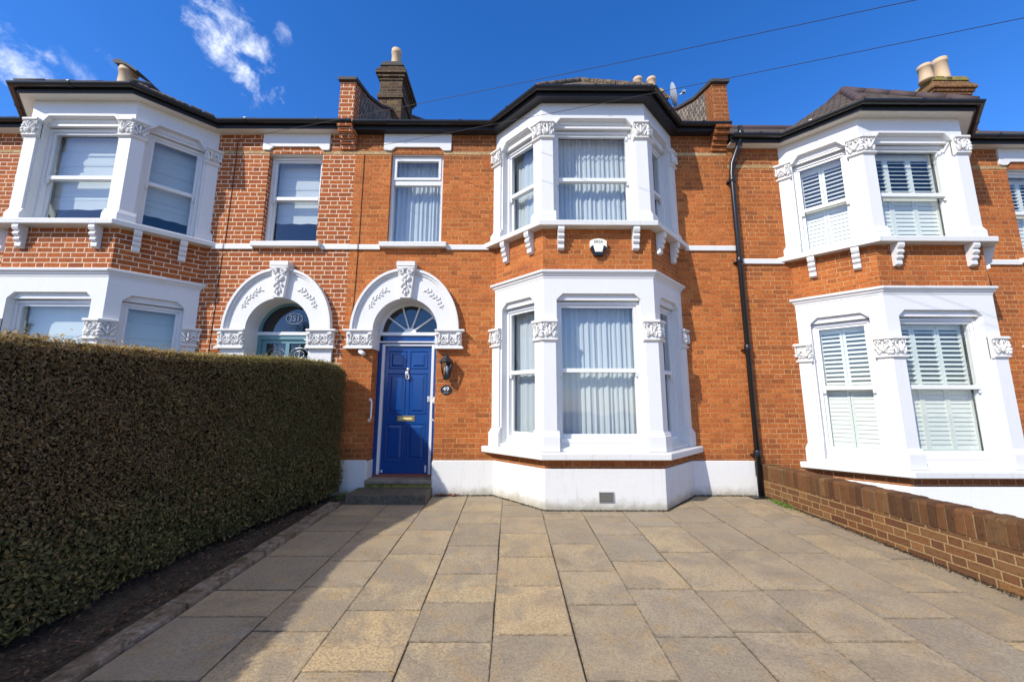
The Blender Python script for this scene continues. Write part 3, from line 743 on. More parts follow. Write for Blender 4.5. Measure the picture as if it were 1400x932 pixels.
def roofs(H, h, I, ov):
    xa, xb, bx, dz = h['xa'], h['xb'], h['bx'], h['dz']; p = bay_pts(bx); tp = h['pitch']; zg = ZE + .115
    rm = h['rm']; yr = 4.6
    mb = MB(I); zr = zg + (yr + ov) * tp
    mb.poly([(xa, -ov, zg), (xb, -ov, zg), (xb, yr, zr), (xa, yr, zr)]); mb.poly([(xa, yr, zr), (xb, yr, zr), (xb, 8.2, zg + .2), (xa, 8.2, zg + .2)])
    # raised tile edge along the eaves
    x = xa + .05
    while x < xb - .1:
        if not (bx - BW - .15 < x < bx + BW): mb.box(x, x + .145, -ov - .02, -ov + .12, zg - .012, zg + .018 + .012 * random.random())
        x += .165
    mb.build('roof', rm, H)
    mb = MB(I); mb.tube([(xa + .1, yr, zr + .01), (xb - .1, yr, zr + .01)], .09, 8); mb.build('ridge_tile', 'ridge', H)
    # bay roof
    k = ov; s2 = math.sqrt(2)
    off = k
    FL = (bx - BH - off * .42, -BD - off, zg); FR = (bx + BH + off * .42, -BD - off, zg)
    WL = (bx - BW - off * .42, -off, zg); WR = (bx + BW + off * .42, -off, zg)
    ay, az = h['apex']; A = (bx, ay, az)
    yb = (az - zg) / tp - ov; B = (bx, yb, az)
    mb = MB(I)
    mb.poly([FL, FR, A]); mb.poly([WL, FL, A]); mb.poly([FR, WR, A]); mb.poly([WL, A, B]); mb.poly([A, WR, B])
    for P, Q in ((WL, FL), (FL, FR), (FR, WR)):
        P, Q = Vector(P), Vector(Q); L = (Q - P).length; t = (Q - P) / L; nn = Vector((t.y, -t.x, 0)); u = .02
        while u < L - .15:
            for d0 in (0,):
                a = P + t * u; b = P + t * (u + .145); z = zg + .016 + .012 * random.random()
                q = [a + nn * .03, b + nn * .03, b - nn * .1, a - nn * .1]
                up = .10 * h['bp']
                mb.poly([(q[0].x, q[0].y, zg + .002), (q[1].x, q[1].y, zg + .002), (q[1].x, q[1].y, z), (q[0].x, q[0].y, z)])
                mb.poly([(q[0].x, q[0].y, z), (q[1].x, q[1].y, z), (q[2].x, q[2].y, z + up), (q[3].x, q[3].y, z + up)])
            u += .162
    mb.build('bay_roof', rm, H, solid=False)
    mb = MB(I)
    rt = h['hip_r']
    for P in (FL, FR):
        Pv, Av = Vector(P), Vector(A); n = 5
        for i in range(n):
            q0 = Pv.lerp(Av, i / n + .01); q1 = Pv.lerp(Av, (i + 1) / n - .0)
            mb.tube([q0 + Vector((0, 0, .0)), q1 + Vector((0, 0, .02))], [rt * 1.05, rt * .92], 10)
    n = 4
    for i in range(n): mb.tube([Vector(A).lerp(Vector(B), i / n), Vector(A).lerp(Vector(B), (i + 1) / n)], [rt * 1.1, rt], 10)
    mb.build('hip_tile', h['hm'], H)

def blue_door(H, h, I):
    dx = h['dx']; y = .28
    F = MB(I)
    F.box(dx - .497, dx - .435, y - .04, y + .08, .222, 2.33); F.box(dx + .415, dx + .493, y - .04, y + .08, .222, 2.33)
    F.box(dx - .435, dx + .415, y - .015, y + .08, 2.335, 2.425); F.box(dx - .435, dx + .415, y + .0, y + .08, 2.29, 2.335)
    F.box(dx - .38, dx + .36, y - .02, y - .014, 2.35, 2.41)
    F.build('door_frame', 'blue', H, bevel=.004)
    W = MB(I)
    W.box(dx - .434, dx - .392, y - .025, y + .05, .25, 2.29); W.box(dx + .372, dx + .414, y - .025, y + .05, .25, 2.29)
    W.box(dx - .392, dx + .372, y - .022, y + .05, 2.262, 2.289)
    W.box(dx - .49, dx + .49, y - .05, y + .02, 2.312, 2.334)
    W.build('draught_strip', 'upvc', H, bevel=.003)
    t = MB(I); t.box(dx - .46, dx + .45, y - .06, y + .12, .2215, .252); t.build('threshold', 'terracotta', H, bevel=.004)
    L = MB(I); x0, x1 = dx - .391, dx + .371; L.box(x0, x1, y + .02, y + .065, .253, 2.262); yf = y + .02
    cx = (x0 + x1) / 2
    for a, b, c, d in ((x0 + .085, cx - .045, 1.905, 2.165), (cx + .045, x1 - .085, 1.905, 2.165), (x0 + .085, cx - .045, 1.185, 1.80), (cx + .045, x1 - .085, 1.185, 1.80), (x0 + .085, cx - .045, .47, 1.01), (cx + .045, x1 - .085, .47, 1.01)):
        m = .02      # sunk margin around each raised field
        for (p, q, r, s) in ((a - m, b + m, c - m, c), (a - m, b + m, d, d + m), (a - m, a, c, d), (b, b + m, c, d)):
            if q - p > s - r: L.prism([(yf, r), (yf - .011, (r + s) / 2), (yf, s)], p, q, 'a')
            else: L.prism([(p, yf), ((p + q) / 2, yf - .011), (q, yf)], r, s, 'c')
        L.frustum((a + .022, b - .022, c + .022, d - .022), yf, (a + .05, b - .05, c + .05, d - .05), yf - .012)
    leaf = L.build('door', 'blue', H, bevel=.002)
    b = MB(I); z = 1.10; b.box(cx - .135, cx + .135, yf - .008, yf, z - .042, z + .042); b.box(cx - .14, cx + .14, yf - .012, yf - .002, z + .03, z + .042); b.box(cx - .14, cx + .14, yf - .012, yf - .002, z - .042, z - .03)
    b.prism([(yf - .006, z + .02), (yf - .018, z - .018), (yf - .006, z - .02)], cx - .1, cx + .1, 'a')
    lb = b.build('letterbox', 'brass', leaf, bevel=.002)
    b = MB(I); z = 1.80; b.blob((cx, yf - .012, z + .08), .026, .014, .028)
    b.tube([(cx - .012, yf - .02, z + .07), (cx - .028, yf - .03, z + .02), (cx - .024, yf - .03, z - .05), (cx, yf - .03, z - .085), (cx + .026, yf - .03, z - .06), (cx + .022, yf - .03, z - .01), (cx + .004, yf - .03, z + .02), (cx, yf - .026, z + .06)], [.009, .012, .012, .014, .013, .011, .009, .008], 8)
    b.blob((cx - .004, yf - .028, z + .005), .017, .014, .045, .15); b.build('door_knocker', 'steel', leaf)
    b = MB(I); b.box(x1 - .055, x1 + .0, yf - .025, yf, 1.36, 1.45); b.tube([(x1 - .028, yf - .03, 1.405), (x1 - .028, yf - .012, 1.405)], .016, 12); b.build('door_lock', 'steel', leaf, bevel=.004)
    b = MB(I); b.box(x0 + .02, x0 + .045, yf - .006, yf, .275, .31); b.box(x1 - .06, x1 - .035, yf - .006, yf, .275, .38); b.build('weather_mark', 'upvc', leaf)
    fanlight(H, dx, y, I, True)

def fanlight(H, dx, y, I, spokes):
    zs = 2.478; r = .492
    W = MB(I); W.box(dx - .49, dx + .49, y - .05, y + .07, 2.428, 2.482)
    tr = W.build('transom_bar', 'upvc', H, bevel=.005)
    F = MB(I); o = arch_pts(dx, zs, r + .02, r + .02, 24); i = arch_pts(dx, zs, r - .035, r - .035, 24)
    F.prism(o + i[::-1], y, y + .05)
    if spokes:
        for a in (36, 72, 108, 144):
            a = R(a); c, s = math.cos(a), math.sin(a); w = .011
            F.prism([(dx + c * .07 - s * w, zs + s * .07 + c * w), (dx + c * (r - .03) - s * w, zs + s * (r - .03) + c * w), (dx + c * (r - .03) + s * w, zs + s * (r - .03) - c * w), (dx + c * .07 + s * w, zs + s * .07 - c * w)], y + .0, y + .03)
        F.prism(arch_pts(dx, zs, .105, .085, 10), y - .005, y + .035)
    fr = F.build('fanlight', 'upvc' if spokes else 'teal', tr, bevel=.002)
    G = MB(I); G.prism(arch_pts(dx, zs, r - .03, r - .03, 24), y + .03, y + .034); G.build('fanlight_glass', 'glass_dark', tr)
    return tr

def teal_door(H, h, I):
    dx = h['dx']; y = .28
    F = MB(I); F.box(dx - .487, dx - .42, y - .03, y + .08, .222, 2.43); F.box(dx + .42, dx + .487, y - .03, y + .08, .222, 2.43); F.box(dx - .42, dx + .42, y - .03, y + .08, 2.36, 2.43)
    F.build('door_frame', 'teal', H, bevel=.004)
    L = MB(I); L.sheet([(dx - .42, .24), (dx + .42, .24), (dx + .42, 2.36), (dx - .42, 2.36)], [[(dx - .35, 1.3), (dx - .03, 1.3), (dx - .03, 2.3), (dx - .35, 2.3)], [(dx + .03, 1.3), (dx + .35, 1.3), (dx + .35, 2.3), (dx + .03, 2.3)]], y, [y + .05, y + .05])
    for a, b in ((dx - .35, dx - .04), (dx + .04, dx + .35)): L.frustum((a, b, .4, 1.15), y, (a + .03, b - .03, .43, 1.12), y - .012)
    leaf = L.build('door', 'teal', H, solid=False)
    for a in (dx - .19, dx + .19):
        G = MB(I); G.box(a - .165, a + .165, y + .025, y + .029, 1.29, 2.31); G.build('leaded_pane', 'glass_dark', leaf)
        G = MB(I); G.tube([(a, y + .022, 1.3), (a, y + .022, 2.3)], .006, 6)
        for zc in (1.6, 2.12):
            for q in (.08, .15):
                G.tube([(a + q * math.cos(t), y + .022, zc + q * .75 * math.sin(t)) for t in [2 * math.pi * i / 16 for i in range(17)]], .004, 5)
        G.tube([(a - .16, y + .022, 1.86), (a + .16, y + .022, 1.86)], .006, 6)
        G.build('lead_came', 'steel', leaf)
    tr = fanlight(H, dx, y, I, False)
    if h.get('number'):
        c = (dx + .06, 2.72)
        G = MB(I); G.tube([(c[0] + .135 * math.cos(t), y + .022, c[1] + .09 * math.sin(t)) for t in [2 * math.pi * i / 28 for i in range(29)]], .006, 6); G.build('number_ring', 'plastic_w', tr)
        text_mesh('house_number', h['number'], .13, 'plastic_w', tr, (c[0], y + .022, c[1]), sx=.95)

HL = dict(label='left brick house with white pointing, pale blinds and a teal arched door behind the hedge', xa=-12.0, xb=-2.62, bx=-6.44, dx=-3.645, wx=-3.63, ww=.45, dz=.0, brick='brick_left', pm='plinth', plz=.5,
          cov0=('blind', .9), cov1=[('blind', 4.25), ('blind', 4.25), ('blind', 4.22)], covw=('blind', 4.38), wd=.10, lw=.565, door='teal', number='251', jamb_white=True,
          soff=.15, sm='soffit_w', rm='tile_roof', hm='coping', pitch=.70, apex=(.15, 6.90), bp=1.0, hip_r=.06)
HC = dict(label='middle brick house with the blue arched front door, net curtains and black eaves', xa=-2.62, xb=3.66, bx=1.24, dx=-1.652, wx=-1.58, ww=.44, dz=0.0, brick='brick_main', pm='plinth', plz=.5,
          cov0=('curtain', 0), cov1=('curtain', 0), covw=('curtain', 0), wd=.06, case=5.03, lw=.57, door='blue', jamb_white=False,
          soff=.13, sm='black_soffit', rm='tile_roof', hm='tile_roof', pitch=.70, apex=(.12, 7.03), bp=1.0, hip_r=.05)
HR = dict(label='right brick house with pale slatted shutters in its bay windows beyond the garden wall', xa=3.66, xb=13.0, bx=6.03, dx=9.0, wx=8.85, ww=.45, dz=-.22, brick='brick_right', pm='plinth_low', plz=.5,
          cov0=[('shutter', 2), ('shutter', 3), ('shutter', 2)], cov1=[('shutter', 2), ('shutter', 3), ('shutter', 2)], covw=('shutter', 2), wd=.08, lw=.57, door='teal', jamb_white=True,
          soff=.15, sm='soffit_w', rm='tile_new', hm='ridge', pitch=.79, apex=(.22, 7.17), bp=1.0, hip_r=.062)
HLo, HCo, HRo = house(HL), house(HC), house(HR)

# air brick, bay plinth of the middle house
V = MB(); V.box(1.15, 1.345, -.772, -.755, .085, .215)
V.cur = 1
for i in range(7):
    for j in range(4): V.box(1.160 + i * .025, 1.178 + i * .025, -.7745, -.77, .094 + j * .030, .114 + j * .030)
V.build('air_brick', ['ventm', 'dark'], HCo)

#P = MB(); P.prism([(-2.47, 1.72), (-2.40, 1.70), (-2.385, 1.86), (-2.37, 1.98), (-2.36, 2.15), (-2.46, 2.165), (-2.455, 2.0), (-2.475, 1.9)], -.005, .002); P.build('cement_patch', 'ventm', HCo)
# party-wall parapets with kneelers, chimneys (parts of the houses)
def parapet(house, x0, x1, brick, dz=0, mirror=False):
    mb = MB(lambda a, b, c: (a, b, c + dz)); z0 = ZE - .05
    side = [(-.20, 6.0), (-.20, 6.70), (.36, 6.88), (1.0, 7.22), (4.6, 9.75), (4.6, 5.9), (0.0, 5.9)]
    mb.prism(side, x0, x1, 'a')
    # corbelled kneeler
    for i, (o, za, zb) in enumerate(((.20, 5.94, 6.02), (.235, 5.865, 5.94), (.185, 5.79, 5.865), (.12, 5.715, 5.79), (.07, 5.64, 5.715), (.035, 5.57, 5.64))):
        mb.box(x0 + .002, x1 - .002, -o, .02, za, zb - .006)
    pa = mb.build('parapet', brick, house, bevel=.006)
    mb = MB(lambda a, b, c: (a, b, c + dz)); w = .03
    top = [(-.25, 6.70), (-.25, 6.76), (.36, 6.95), (1.0, 7.29), (4.6, 9.82), (4.6, 9.76), (1.0, 7.225), (.36, 6.885), (-.20, 6.70)]
    mb.prism(top, x0 - w, x1 + w, 'a'); mb.build('coping', 'coping', pa, bevel=.008)
    mb = MB(lambda a, b, c: (a, b, c + dz))
    for xx in (x0 - .012, x1 + .006):
        mb.prism([(.02, 5.95), (.02, 6.72), (.36, 6.84), (1.0, 7.18), (4.5, 9.65), (4.5, 5.95)], xx, xx + .006, 'a')
    mb.build('hung_slate', 'hung', pa)
    return pa
parapet(HLo, -2.88, -2.625, 'brick_left'); parapet(HCo, 3.40, 3.655, 'brick_main')

def chimney(house, x0, x1, y0, y1, zt, pots, brick='brick_chimney', zb=6.3, cap='coping', taper=0):
    mb = MB(); mb.box(x0, x1, y0, y1, zb, zt - .42)
    for i, (g, za, zz) in enumerate(((.035, zt - .86, zt - .76), (.02, zt - .42, zt - .36), (.05, zt - .36, zt - .29), (.085, zt - .29, zt - .20), (.045, zt - .20, zt - .12), (.0, zt - .12, zt - .03))):
        mb.box(x0 - g, x1 + g, y0 - g, y1 + g, za, zz)
    c = mb.build('chimney', brick, house, bevel=.008)
    mb = MB()
    for a, b in (((x0 + x1) / 2, 1),): mb.frustum_like = None
    mb.prism([(x0 - .02, zt - .05), (x1 + .02, zt - .05), (x1 - .05, zt + .05), (x0 + .05, zt + .05)], y0 - .02, y1 + .02)
    mb.build('flaunching', cap, c, bevel=.015)
    for px, py, r, hgt, cowl in pots:
        mb = MB(); mb.lathe([(r * 1.12, zt), (r * 1.1, zt + .05), (r, zt + .07), (r * .93, zt + hgt * .8), (r * 1.05, zt + hgt * .82), (r * 1.05, zt + hgt * .9), (r * .98, zt + hgt * .92), (r * 1.02, zt + hgt), (r * .8, zt + hgt), (r * .75, zt + hgt * .7)], px, py)
        po = mb.build('chimney_pot', 'pot', c)
        if cowl:
            mb = MB(); top = zt + hgt
            mb.prism([(px - r * 1.4, top + .10), (px - r * .6, top + .15), (px + r * .8, top + .02), (px + r * 2.3, top - .16), (px + r * 2.2, top - .20), (px + r * .5, top - .01), (px - r * 1.0, top + .03)], py - r * 1.1, py + r * 1.1)
            mb.build('cowl', 'coping', c, bevel=.01)
    return c
chimney(HCo, -2.90, -2.40, 1.60, 2.45, 8.80, [(-2.65, 1.85, .11, .58, 0)])
chimney(HCo, 3.22, 4.0, 3.0, 3.5, 9.42, [(3.36, 3.1, .115, .42, 0), (3.72, 3.1, .115, .42, 0)], brick='brick_stock', cap='buff')
chimney(HRo, 9.75, 10.6, 1.9, 2.7, 8.78, [(9.74, 2.0, .125, .42, 0), (10.12, 2.0, .135, .58, 0)], brick='brick_stock', cap='riser')
chimney(HLo, -9.4, -8.6, 2.0, 2.8, 8.45, [(-9.02, 2.1, .17, .62, 1)])

# satellite dish on the middle chimney
D = MB(); D.smooth = True; n = 20; cx, cy, cz = 4.20, 3.05, 9.30; ax = Vector((.93, -.28, .22)).normalized(); u1 = ax.cross(Vector((0, 0, 1))).normalized(); u2 = ax.cross(u1)
prev = None
for k in range(6):
    r = .30 * k / 5; dd = .22 * (r / .3) ** 2 * .3
    ring = [D.vert(Vector((cx, cy, cz)) + (u1 * math.cos(2 * math.pi * j / n) + u2 * math.sin(2 * math.pi * j / n)) * max(r, .001) + ax * dd) for j in range(n)]
    if prev:
        for j in range(n): D.face([prev[j], prev[(j + 1) % n], ring[(j + 1) % n], ring[j]])
    prev = ring
root = thing('satellite_dish', 'pale grey satellite dish beside the two short chimney pots above the middle house', 'satellite dish')
D.build('dish', 'grey', root, solid=False)
D = MB(); D.tube([(cx, cy, cz), (4.03, 3.1, 9.15)], .02, 8); D.tube([(cx - .02, cy, cz - .1), (cx + .28, cy - .1, cz + .02)], .01, 6); D.box(cx + .24, cx + .32, cy - .14, cy - .06, cz, cz + .06); D.build('mounting_arm', 'steel', root)

# downpipe on the party line of the middle and right houses
dp = thing('downpipe', 'black rainwater downpipe running down the brickwork between the middle and right houses', 'downpipe')
D = MB(); D.tube([(3.82, -.19, 5.90), (3.82, -.19, 5.76), (3.80, -.12, 5.60), (3.70, -.075, 5.30), (3.68, -.07, 5.12), (3.68, -.07, .02)], .038, 14); D.build('pipe', 'black', dp)
for z in (5.78, 5.02, 3.62, 2.2, .62):
    D = MB(); D.lathe([(.046, z - .045), (.05, z - .04), (.05, z + .035), (.044, z + .045)], 3.68 if z < 5.2 else 3.82, -.07 if z < 5.2 else -.19, 14)
    if z < 5.2: D.box(3.61, 3.75, -.06, -.001, z - .042, z - .018)
    D.build('pipe_collar', 'black', dp)
D = MB(); D.tube([(3.80, -.19, 5.93), (3.86, -.13, 5.6), (3.80, -.03, 5.35), (3.75, -.02, 5.2)], .008, 6); D.build('pipe_cable', 'cable', dp)
D = MB(); D.box(3.50, 3.80, -.20, -.03, -.005, .012); D.build('drain_cover', 'black', dp, bevel=.004)

# wall lantern, plaque, alarm, rails, sensor
ln = thing('wall_lantern', 'black coach lantern on the brick wall right of the blue door', 'wall lamp')
lx, lz = -.975, 1.72; yc = -.11
L = MB(); 
def hexr(r, z): return [(lx + r * math.cos(R(60 * i + 30)), yc + r * math.sin(R(60 * i + 30)) * .85, z) for i in range(6)]
rings = [hexr(.045, lz + .0), hexr(.055, lz + .035)]
def loft(mb, rs, cap=True):
    ids = [[mb.vert(p) for p in r] for r in rs]; n = len(rs[0])
    for a, b in zip(ids[:-1], ids[1:]):
        for j in range(n): mb.face([a[j], a[(j + 1) % n], b[(j + 1) % n], b[j]])
    if cap: mb.face(ids[0][::-1]); mb.face(ids[-1])
loft(L, [hexr(.03, lz - .03), hexr(.05, lz - .01), hexr(.052, lz + .03), hexr(.06, lz + .035), hexr(.06, lz + .045)])
loft(L, [hexr(.105, lz + .235), hexr(.108, lz + .25), hexr(.085, lz + .285), hexr(.055, lz + .305), hexr(.05, lz + .32), hexr(.02, lz + .335), hexr(.012, lz + .35), hexr(.018, lz + .36), hexr(.004, lz + .375)])
a, b = hexr(.057, lz + .04), hexr(.10, lz + .24)
for p, q in zip(a, b): L.tube([p, q], .007, 6)
L.box(lx - .035, lx + .035, -.015, 0, lz + .02, lz + .28); L.box(lx - .012, lx + .012, yc, -.01, lz + .255, lz + .285)
L.build('lantern_frame', 'black', ln)
L = MB(); loft(L, [hexr(.054, lz + .045), hexr(.096, lz + .236)], False); L.build('lantern_glass', 'lampglass', ln)
L = MB(); L.lathe([(.014, lz + .045), (.016, lz + .09), (.028, lz + .11), (.03, lz + .15), (.018, lz + .18), (.005, lz + .19)], lx, yc, 12); L.build('bulb', 'plastic_w', ln)

pl = thing('house_number_plaque', 'round black number plaque below the wall lantern', 'house number')
P = MB(); P.prism([(-.988 + .083 * math.cos(t), 1.545 + .076 * math.sin(t)) for t in [2 * math.pi * i / 32 for i in range(32)]], -.014, -.001); P.build('plate', 'black', pl, bevel=.003)
text_mesh('numerals', '49', .088, 'plastic_w', pl, (-.988, -.0155, 1.556), sx=1.15)
P = MB(); P.box(-1.025, -.951, -.0165, -.014, 1.500, 1.505); P.build('plate_line', 'steel', pl)

al = thing('burglar_alarm', 'cream and black burglar alarm box on the brickwork of the middle bay', 'alarm box')
ax0, az0 = 1.25, 3.53; yf = -BD + .006
P = MB(); P.prism([(ax0 - .118, az0 + .005), (ax0 - .075, az0 + .035), (ax0 - .05, az0 - .065), (ax0 + .05, az0 - .065), (ax0 + .075, az0 + .035), (ax0 + .118, az0 + .005), (ax0 + .118, az0 + .10), (ax0 + .07, az0 + .125), (ax0, az0 + .135), (ax0 - .07, az0 + .125), (ax0 - .118, az0 + .10)], yf - .062, yf); P.build('alarm_cover', 'plastic_c', al, bevel=.006)
P = MB(); P.prism([(ax0 - .116, az0 + .003), (ax0 - .06, az0 - .115), (ax0 + .06, az0 - .115), (ax0 + .116, az0 + .003), (ax0 + .075, az0 + .034), (ax0 + .05, az0 - .067), (ax0 - .05, az0 - .067), (ax0 - .075, az0 + .034)], yf - .058, yf); P.build('alarm_base', 'black', al, bevel=.004)
text_mesh('alarm_lettering', 'ERSA', .058, 'ink', al, (ax0, yf - .063, az0 + .083))

def rail(nm, lab, x0, y0, x1, y1, z0, z1):
    o = MB(); mx, my = x1, y1
    o.tube([(x0, y0, z1), ((x0 + mx) / 2, (y0 + my) / 2, z1 + .0), (mx - (mx - x0) * .1, my, z1 - .02), (mx, my, z1 - .05), (mx, my, z0 + .05), (mx - (mx - x0) * .1, my, z0 + .02), ((x0 + mx) / 2, (y0 + my) / 2, z0), (x0, y0, z0)], .0115, 8)
    for z in (z0, z1): o.tube([(x0, y0, z), (x0 + (mx - x0) * .12, y0 + (my - y0) * .12, z)], .024, 10)
    return tag(o.build(nm, 'plastic_w'), lab, 'grab rail')
rail('grab_rail', 'white grab rail on the brick edge left of the blue door', -2.148, .01, -2.105, -.045, 1.08, 1.39)
rail('grab_rail', 'white grab rail on the frame right of the blue door', -1.158, .07, -1.212, .06, 1.08, 1.39)
s = thing('security_sensor', 'small white security sensor under the left capital of the blue door', 'sensor')
P = MB(); P.tube([(-2.31, -.001, 2.15), (-2.29, -.05, 2.12)], .016, 10); P.build('sensor_bracket', 'plastic_w', s)
P = MB(); P.tube([(-2.33, -.045, 2.135), (-2.255, -.085, 2.085)], .034, 12); P.build('sensor_head', 'plastic_w', s)
P = MB(); P.box(-1.232, -1.205, .235, .245, 1.34, 1.44); tag(P.build('door_bell', 'plastic_w', None, bevel=.003), 'slim white door bell on the frame right of the blue door', 'door bell')

# cables on the facade and overhead wires
def cable(lab, pts, r=.006, nm='cable', sag=0, cat='cable'):
    P = [Vector(p) for p in pts]
    if sag:
        a, b = P; P = [a.lerp(b, i / 24) - Vector((0, 0, sag * 4 * (i / 24) * (1 - i / 24))) for i in range(25)]
    o = MB(); o.tube(P, r, 6); return tag(o.build(nm, 'cable'), lab, cat)
cable('thin dark cable running down the joint left of the blue door', [(-2.478, -.008, 5.49), (-2.476, -.006, 4.6), (-2.474, -.006, 3.9), (-2.474, -.04, 3.89), (-2.474, -.04, 3.79), (-2.48, -.006, 3.78), (-2.49, -.006, 3.0), (-2.52, -.006, 2.55)], .005)
cable('thin dark cable on the left house beside the bay window', [(-4.50, -.035, 5.78), (-4.64, -.008, 5.74), (-4.635, -.006, 5.3), (-4.65, -.006, 3.9), (-4.65, -.04, 3.885), (-4.65, -.04, 3.79), (-4.67, -.006, 3.7), (-4.70, -.006, 2.0)], .0045)
def far(p, q, k): P, Q = Vector(p), Vector(q); return tuple(P + (Q - P) * k)
cable('overhead wire from the left house lintel crossing high over the drive', [(-4.47, -.03, 5.79), far((-4.47, -.03, 5.79), (3.748, -3.0, 5.18), 2.2)], .0032, 'overhead_wire', .15, 'overhead wire')
cable('overhead wire from the middle house lintel crossing the bay eaves', [(-2.26, -.03, 5.63), far((-2.26, -.03, 5.63), (4.693, -3.0, 4.96), 2.2)], .0032, 'overhead_wire', .12, 'overhead wire')

# ------------------------------------------------------------------ ground
SL = .0275
def gz(x, y): return SL * max(y, -9.0) if y < 0 else 0
g = MB()
for (y0, y1) in ((-9, 0), (0, 60), (-60, -9)):
    for (x0, x1) in ((-60, -2.2), (-2.2, 3.8), (3.8, 60)):
        dd = -.03 if x1 < 5 else -.25
        g.poly([(x0, y0, gz(0, y0) + dd), (x1, y0, gz(0, y0) + dd), (x1, y1, gz(0, y1) + dd), (x0, y1, gz(0, y1) + dd)])
    g.poly([(3.8, y0, gz(0, y0) - .03), (3.8, y1, gz(0, y1) - .03), (3.8, y1, gz(0, y1) - .25), (3.8, y0, gz(0, y0) - .25)])
G_ = g.build('ground', 'ground', solid=False); G_['kind'] = 'structure'
g = MB(); g.box(-60, 60, -20, -12, -.5, -.245); o = g.build('road', 'asphalt'); o['kind'] = 'structure'
g = MB(); g.poly([(-2.27, -9, gz(0, -9) - .006), (4.2, -9, gz(0, -9) - .006), (3.9, -.02, -.006), (-2.27, -.02, -.006)]); 
cols = [-2.27, -1.65, -1.145, -.62, -.108, .41, .915, 1.43, 1.95, 2.53, 3.05, 3.52, 4.1]
known = {3: [-3.33 + .0, -2.70, -2.16, -1.56, -.99]}
rnd = random.Random(3)
K = {0: [-3.13, -2.77, -2.15], 1: [-3.29, -2.25, -1.7], 4: None}
def px(y): return y
joints = {0: [-3.73, -3.13, -2.77, -2.15, -1.5, -.95], 1: [-3.29, -2.72, -2.25, -1.6, -1.0, -.5], 2: [-3.05, -2.1, -1.45, -.75], 3: [-2.95, -2.5, -1.9, -1.25, -.8, -.35],
          4: [-3.33, -2.70, -2.16, -1.56, -.99, -.5], 5: [-2.98, -2.45, -1.85, -1.1, -.85], 6: [-2.75, -2.25, -1.6, -.98, -.6], 7: [-3.3, -2.78, -2.05, -1.35, -.7],
          8: [-3.4, -2.77, -2.0, -1.2, -.6], 9: [-3.15, -2.07, -1.35, -.6], 10: [-2.8, -1.59, -.9], 11: [-3.4, -2.2, -1.0]}
for c in range(12):
    ys = sorted(joints.get(c, [])); 
    while ys[0] > -8.6: ys.insert(0, ys[0] - rnd.choice((.45, .6, .6, .75)))
    ys.append(-.02); ys[0] = -9
    for y0, y1 in zip(ys[:-1], ys[1:]):
        if y1 - y0 < .05: continue
        x0, x1 = cols[c], cols[c + 1]
        if c == 11: x1 = 3.745 + .03 * min(3, -(y0 + y1) / 2)
        g.ct = rnd.random(); gp = .003; e = .003
        t = rnd.uniform(-.0015, .0015); jx = [rnd.uniform(-.004, .004) for _ in range(4)]
        gy = .0045
        base = [(x0 + gp + jx[0], y0 + gy), (x1 - gp + jx[1], y0 + gy), (x1 - gp + jx[2], y1 - gy), (x0 + gp + jx[3], y1 - gy)]
        top = [(x0 + gp + e + jx[0], y0 + gy + e), (x1 - gp - e + jx[1], y0 + gy + e), (x1 - gp - e + jx[2], y1 - gy - e), (x0 + gp + e + jx[3], y1 - gy - e)]
        g.cur = 1
        A = [g.vert((x, y, gz(0, y) - .0065)) for x, y in base]; B = [g.vert((x, y, gz(0, y) - .001 + t)) for x, y in base]; C = [g.vert((x, y, gz(0, y) + .0015 + t)) for x, y in top]
        q2 = .003; D2 = []
        for (x, y), sx_, sy_ in zip(top, (1, -1, -1, 1), (1, 1, -1, -1)):
            xx_, yy_ = x + sx_ * (q2 + rnd.uniform(-.002, .004)), y + sy_ * (q2 + rnd.uniform(-.001, .004)); D2.append(g.vert((xx_, yy_, gz(0, yy_) + .0017 + t)))
        g.face(D2); g.cur = 2
        for i in range(4): j = (i + 1) % 4; g.face([C[i], C[j], D2[j], D2[i]])
        for i in range(4): j = (i + 1) % 4; g.face([A[i], A[j], B[j], B[i]]); g.face([B[i], B[j], C[j], C[i]])
o = g.build('driveway', ['joint', 'slab', 'slab_edge']); o['kind'] = 'structure'

# kerb and soil bed
g = MB(); y = -8.6; rnd = random.Random(5)
while y < -.55:
    L = rnd.uniform(.8, 1.0); y1 = min(y + L, -.52); a = rnd.uniform(-.008, .008); zt = rnd.uniform(.035, .05)
    g.ct = 0
    n = 6
    prof = [(-2.435 + a, -.03), (-2.43 + a, zt - .008), (-2.42 + a, zt), (-2.30 + a, zt), (-2.285 + a, zt - .01), (-2.275 + a, -.03)]
    rr = []
    for i in range(n + 1):
        yy = y + .004 + (y1 - y - .008) * i / n
        rr.append([g.vert((x + rnd.uniform(-.004, .004), yy, z + gz(0, yy) + rnd.uniform(-.004, .004))) for x, z in prof])
    for i in range(n):
        for j in range(5): g.face([rr[i][j], rr[i + 1][j], rr[i + 1][j + 1], rr[i][j + 1]])
    g.face(rr[0]); g.face(rr[-1]); y = y1
o = g.build('kerb', 'kerbm'); o['kind'] = 'structure'
g = MB(); g.smooth = True; rows = []
for i in range(90):
    yy = -9 + i * .1; row = []
    for j in range(14):
        xx = -3.9 + j * .112; row.append(g.vert((xx, yy, gz(0, yy) + .012 + rnd.uniform(-.012, .012) + (.02 if j < 9 else 0))))
    rows.append(row)
for i in range(89):
    for j in range(13): g.face([rows[i][j], rows[i][j + 1], rows[i + 1][j + 1], rows[i + 1][j]])
o = g.build('soil_bed', 'soil', solid=False); o['kind'] = 'structure'

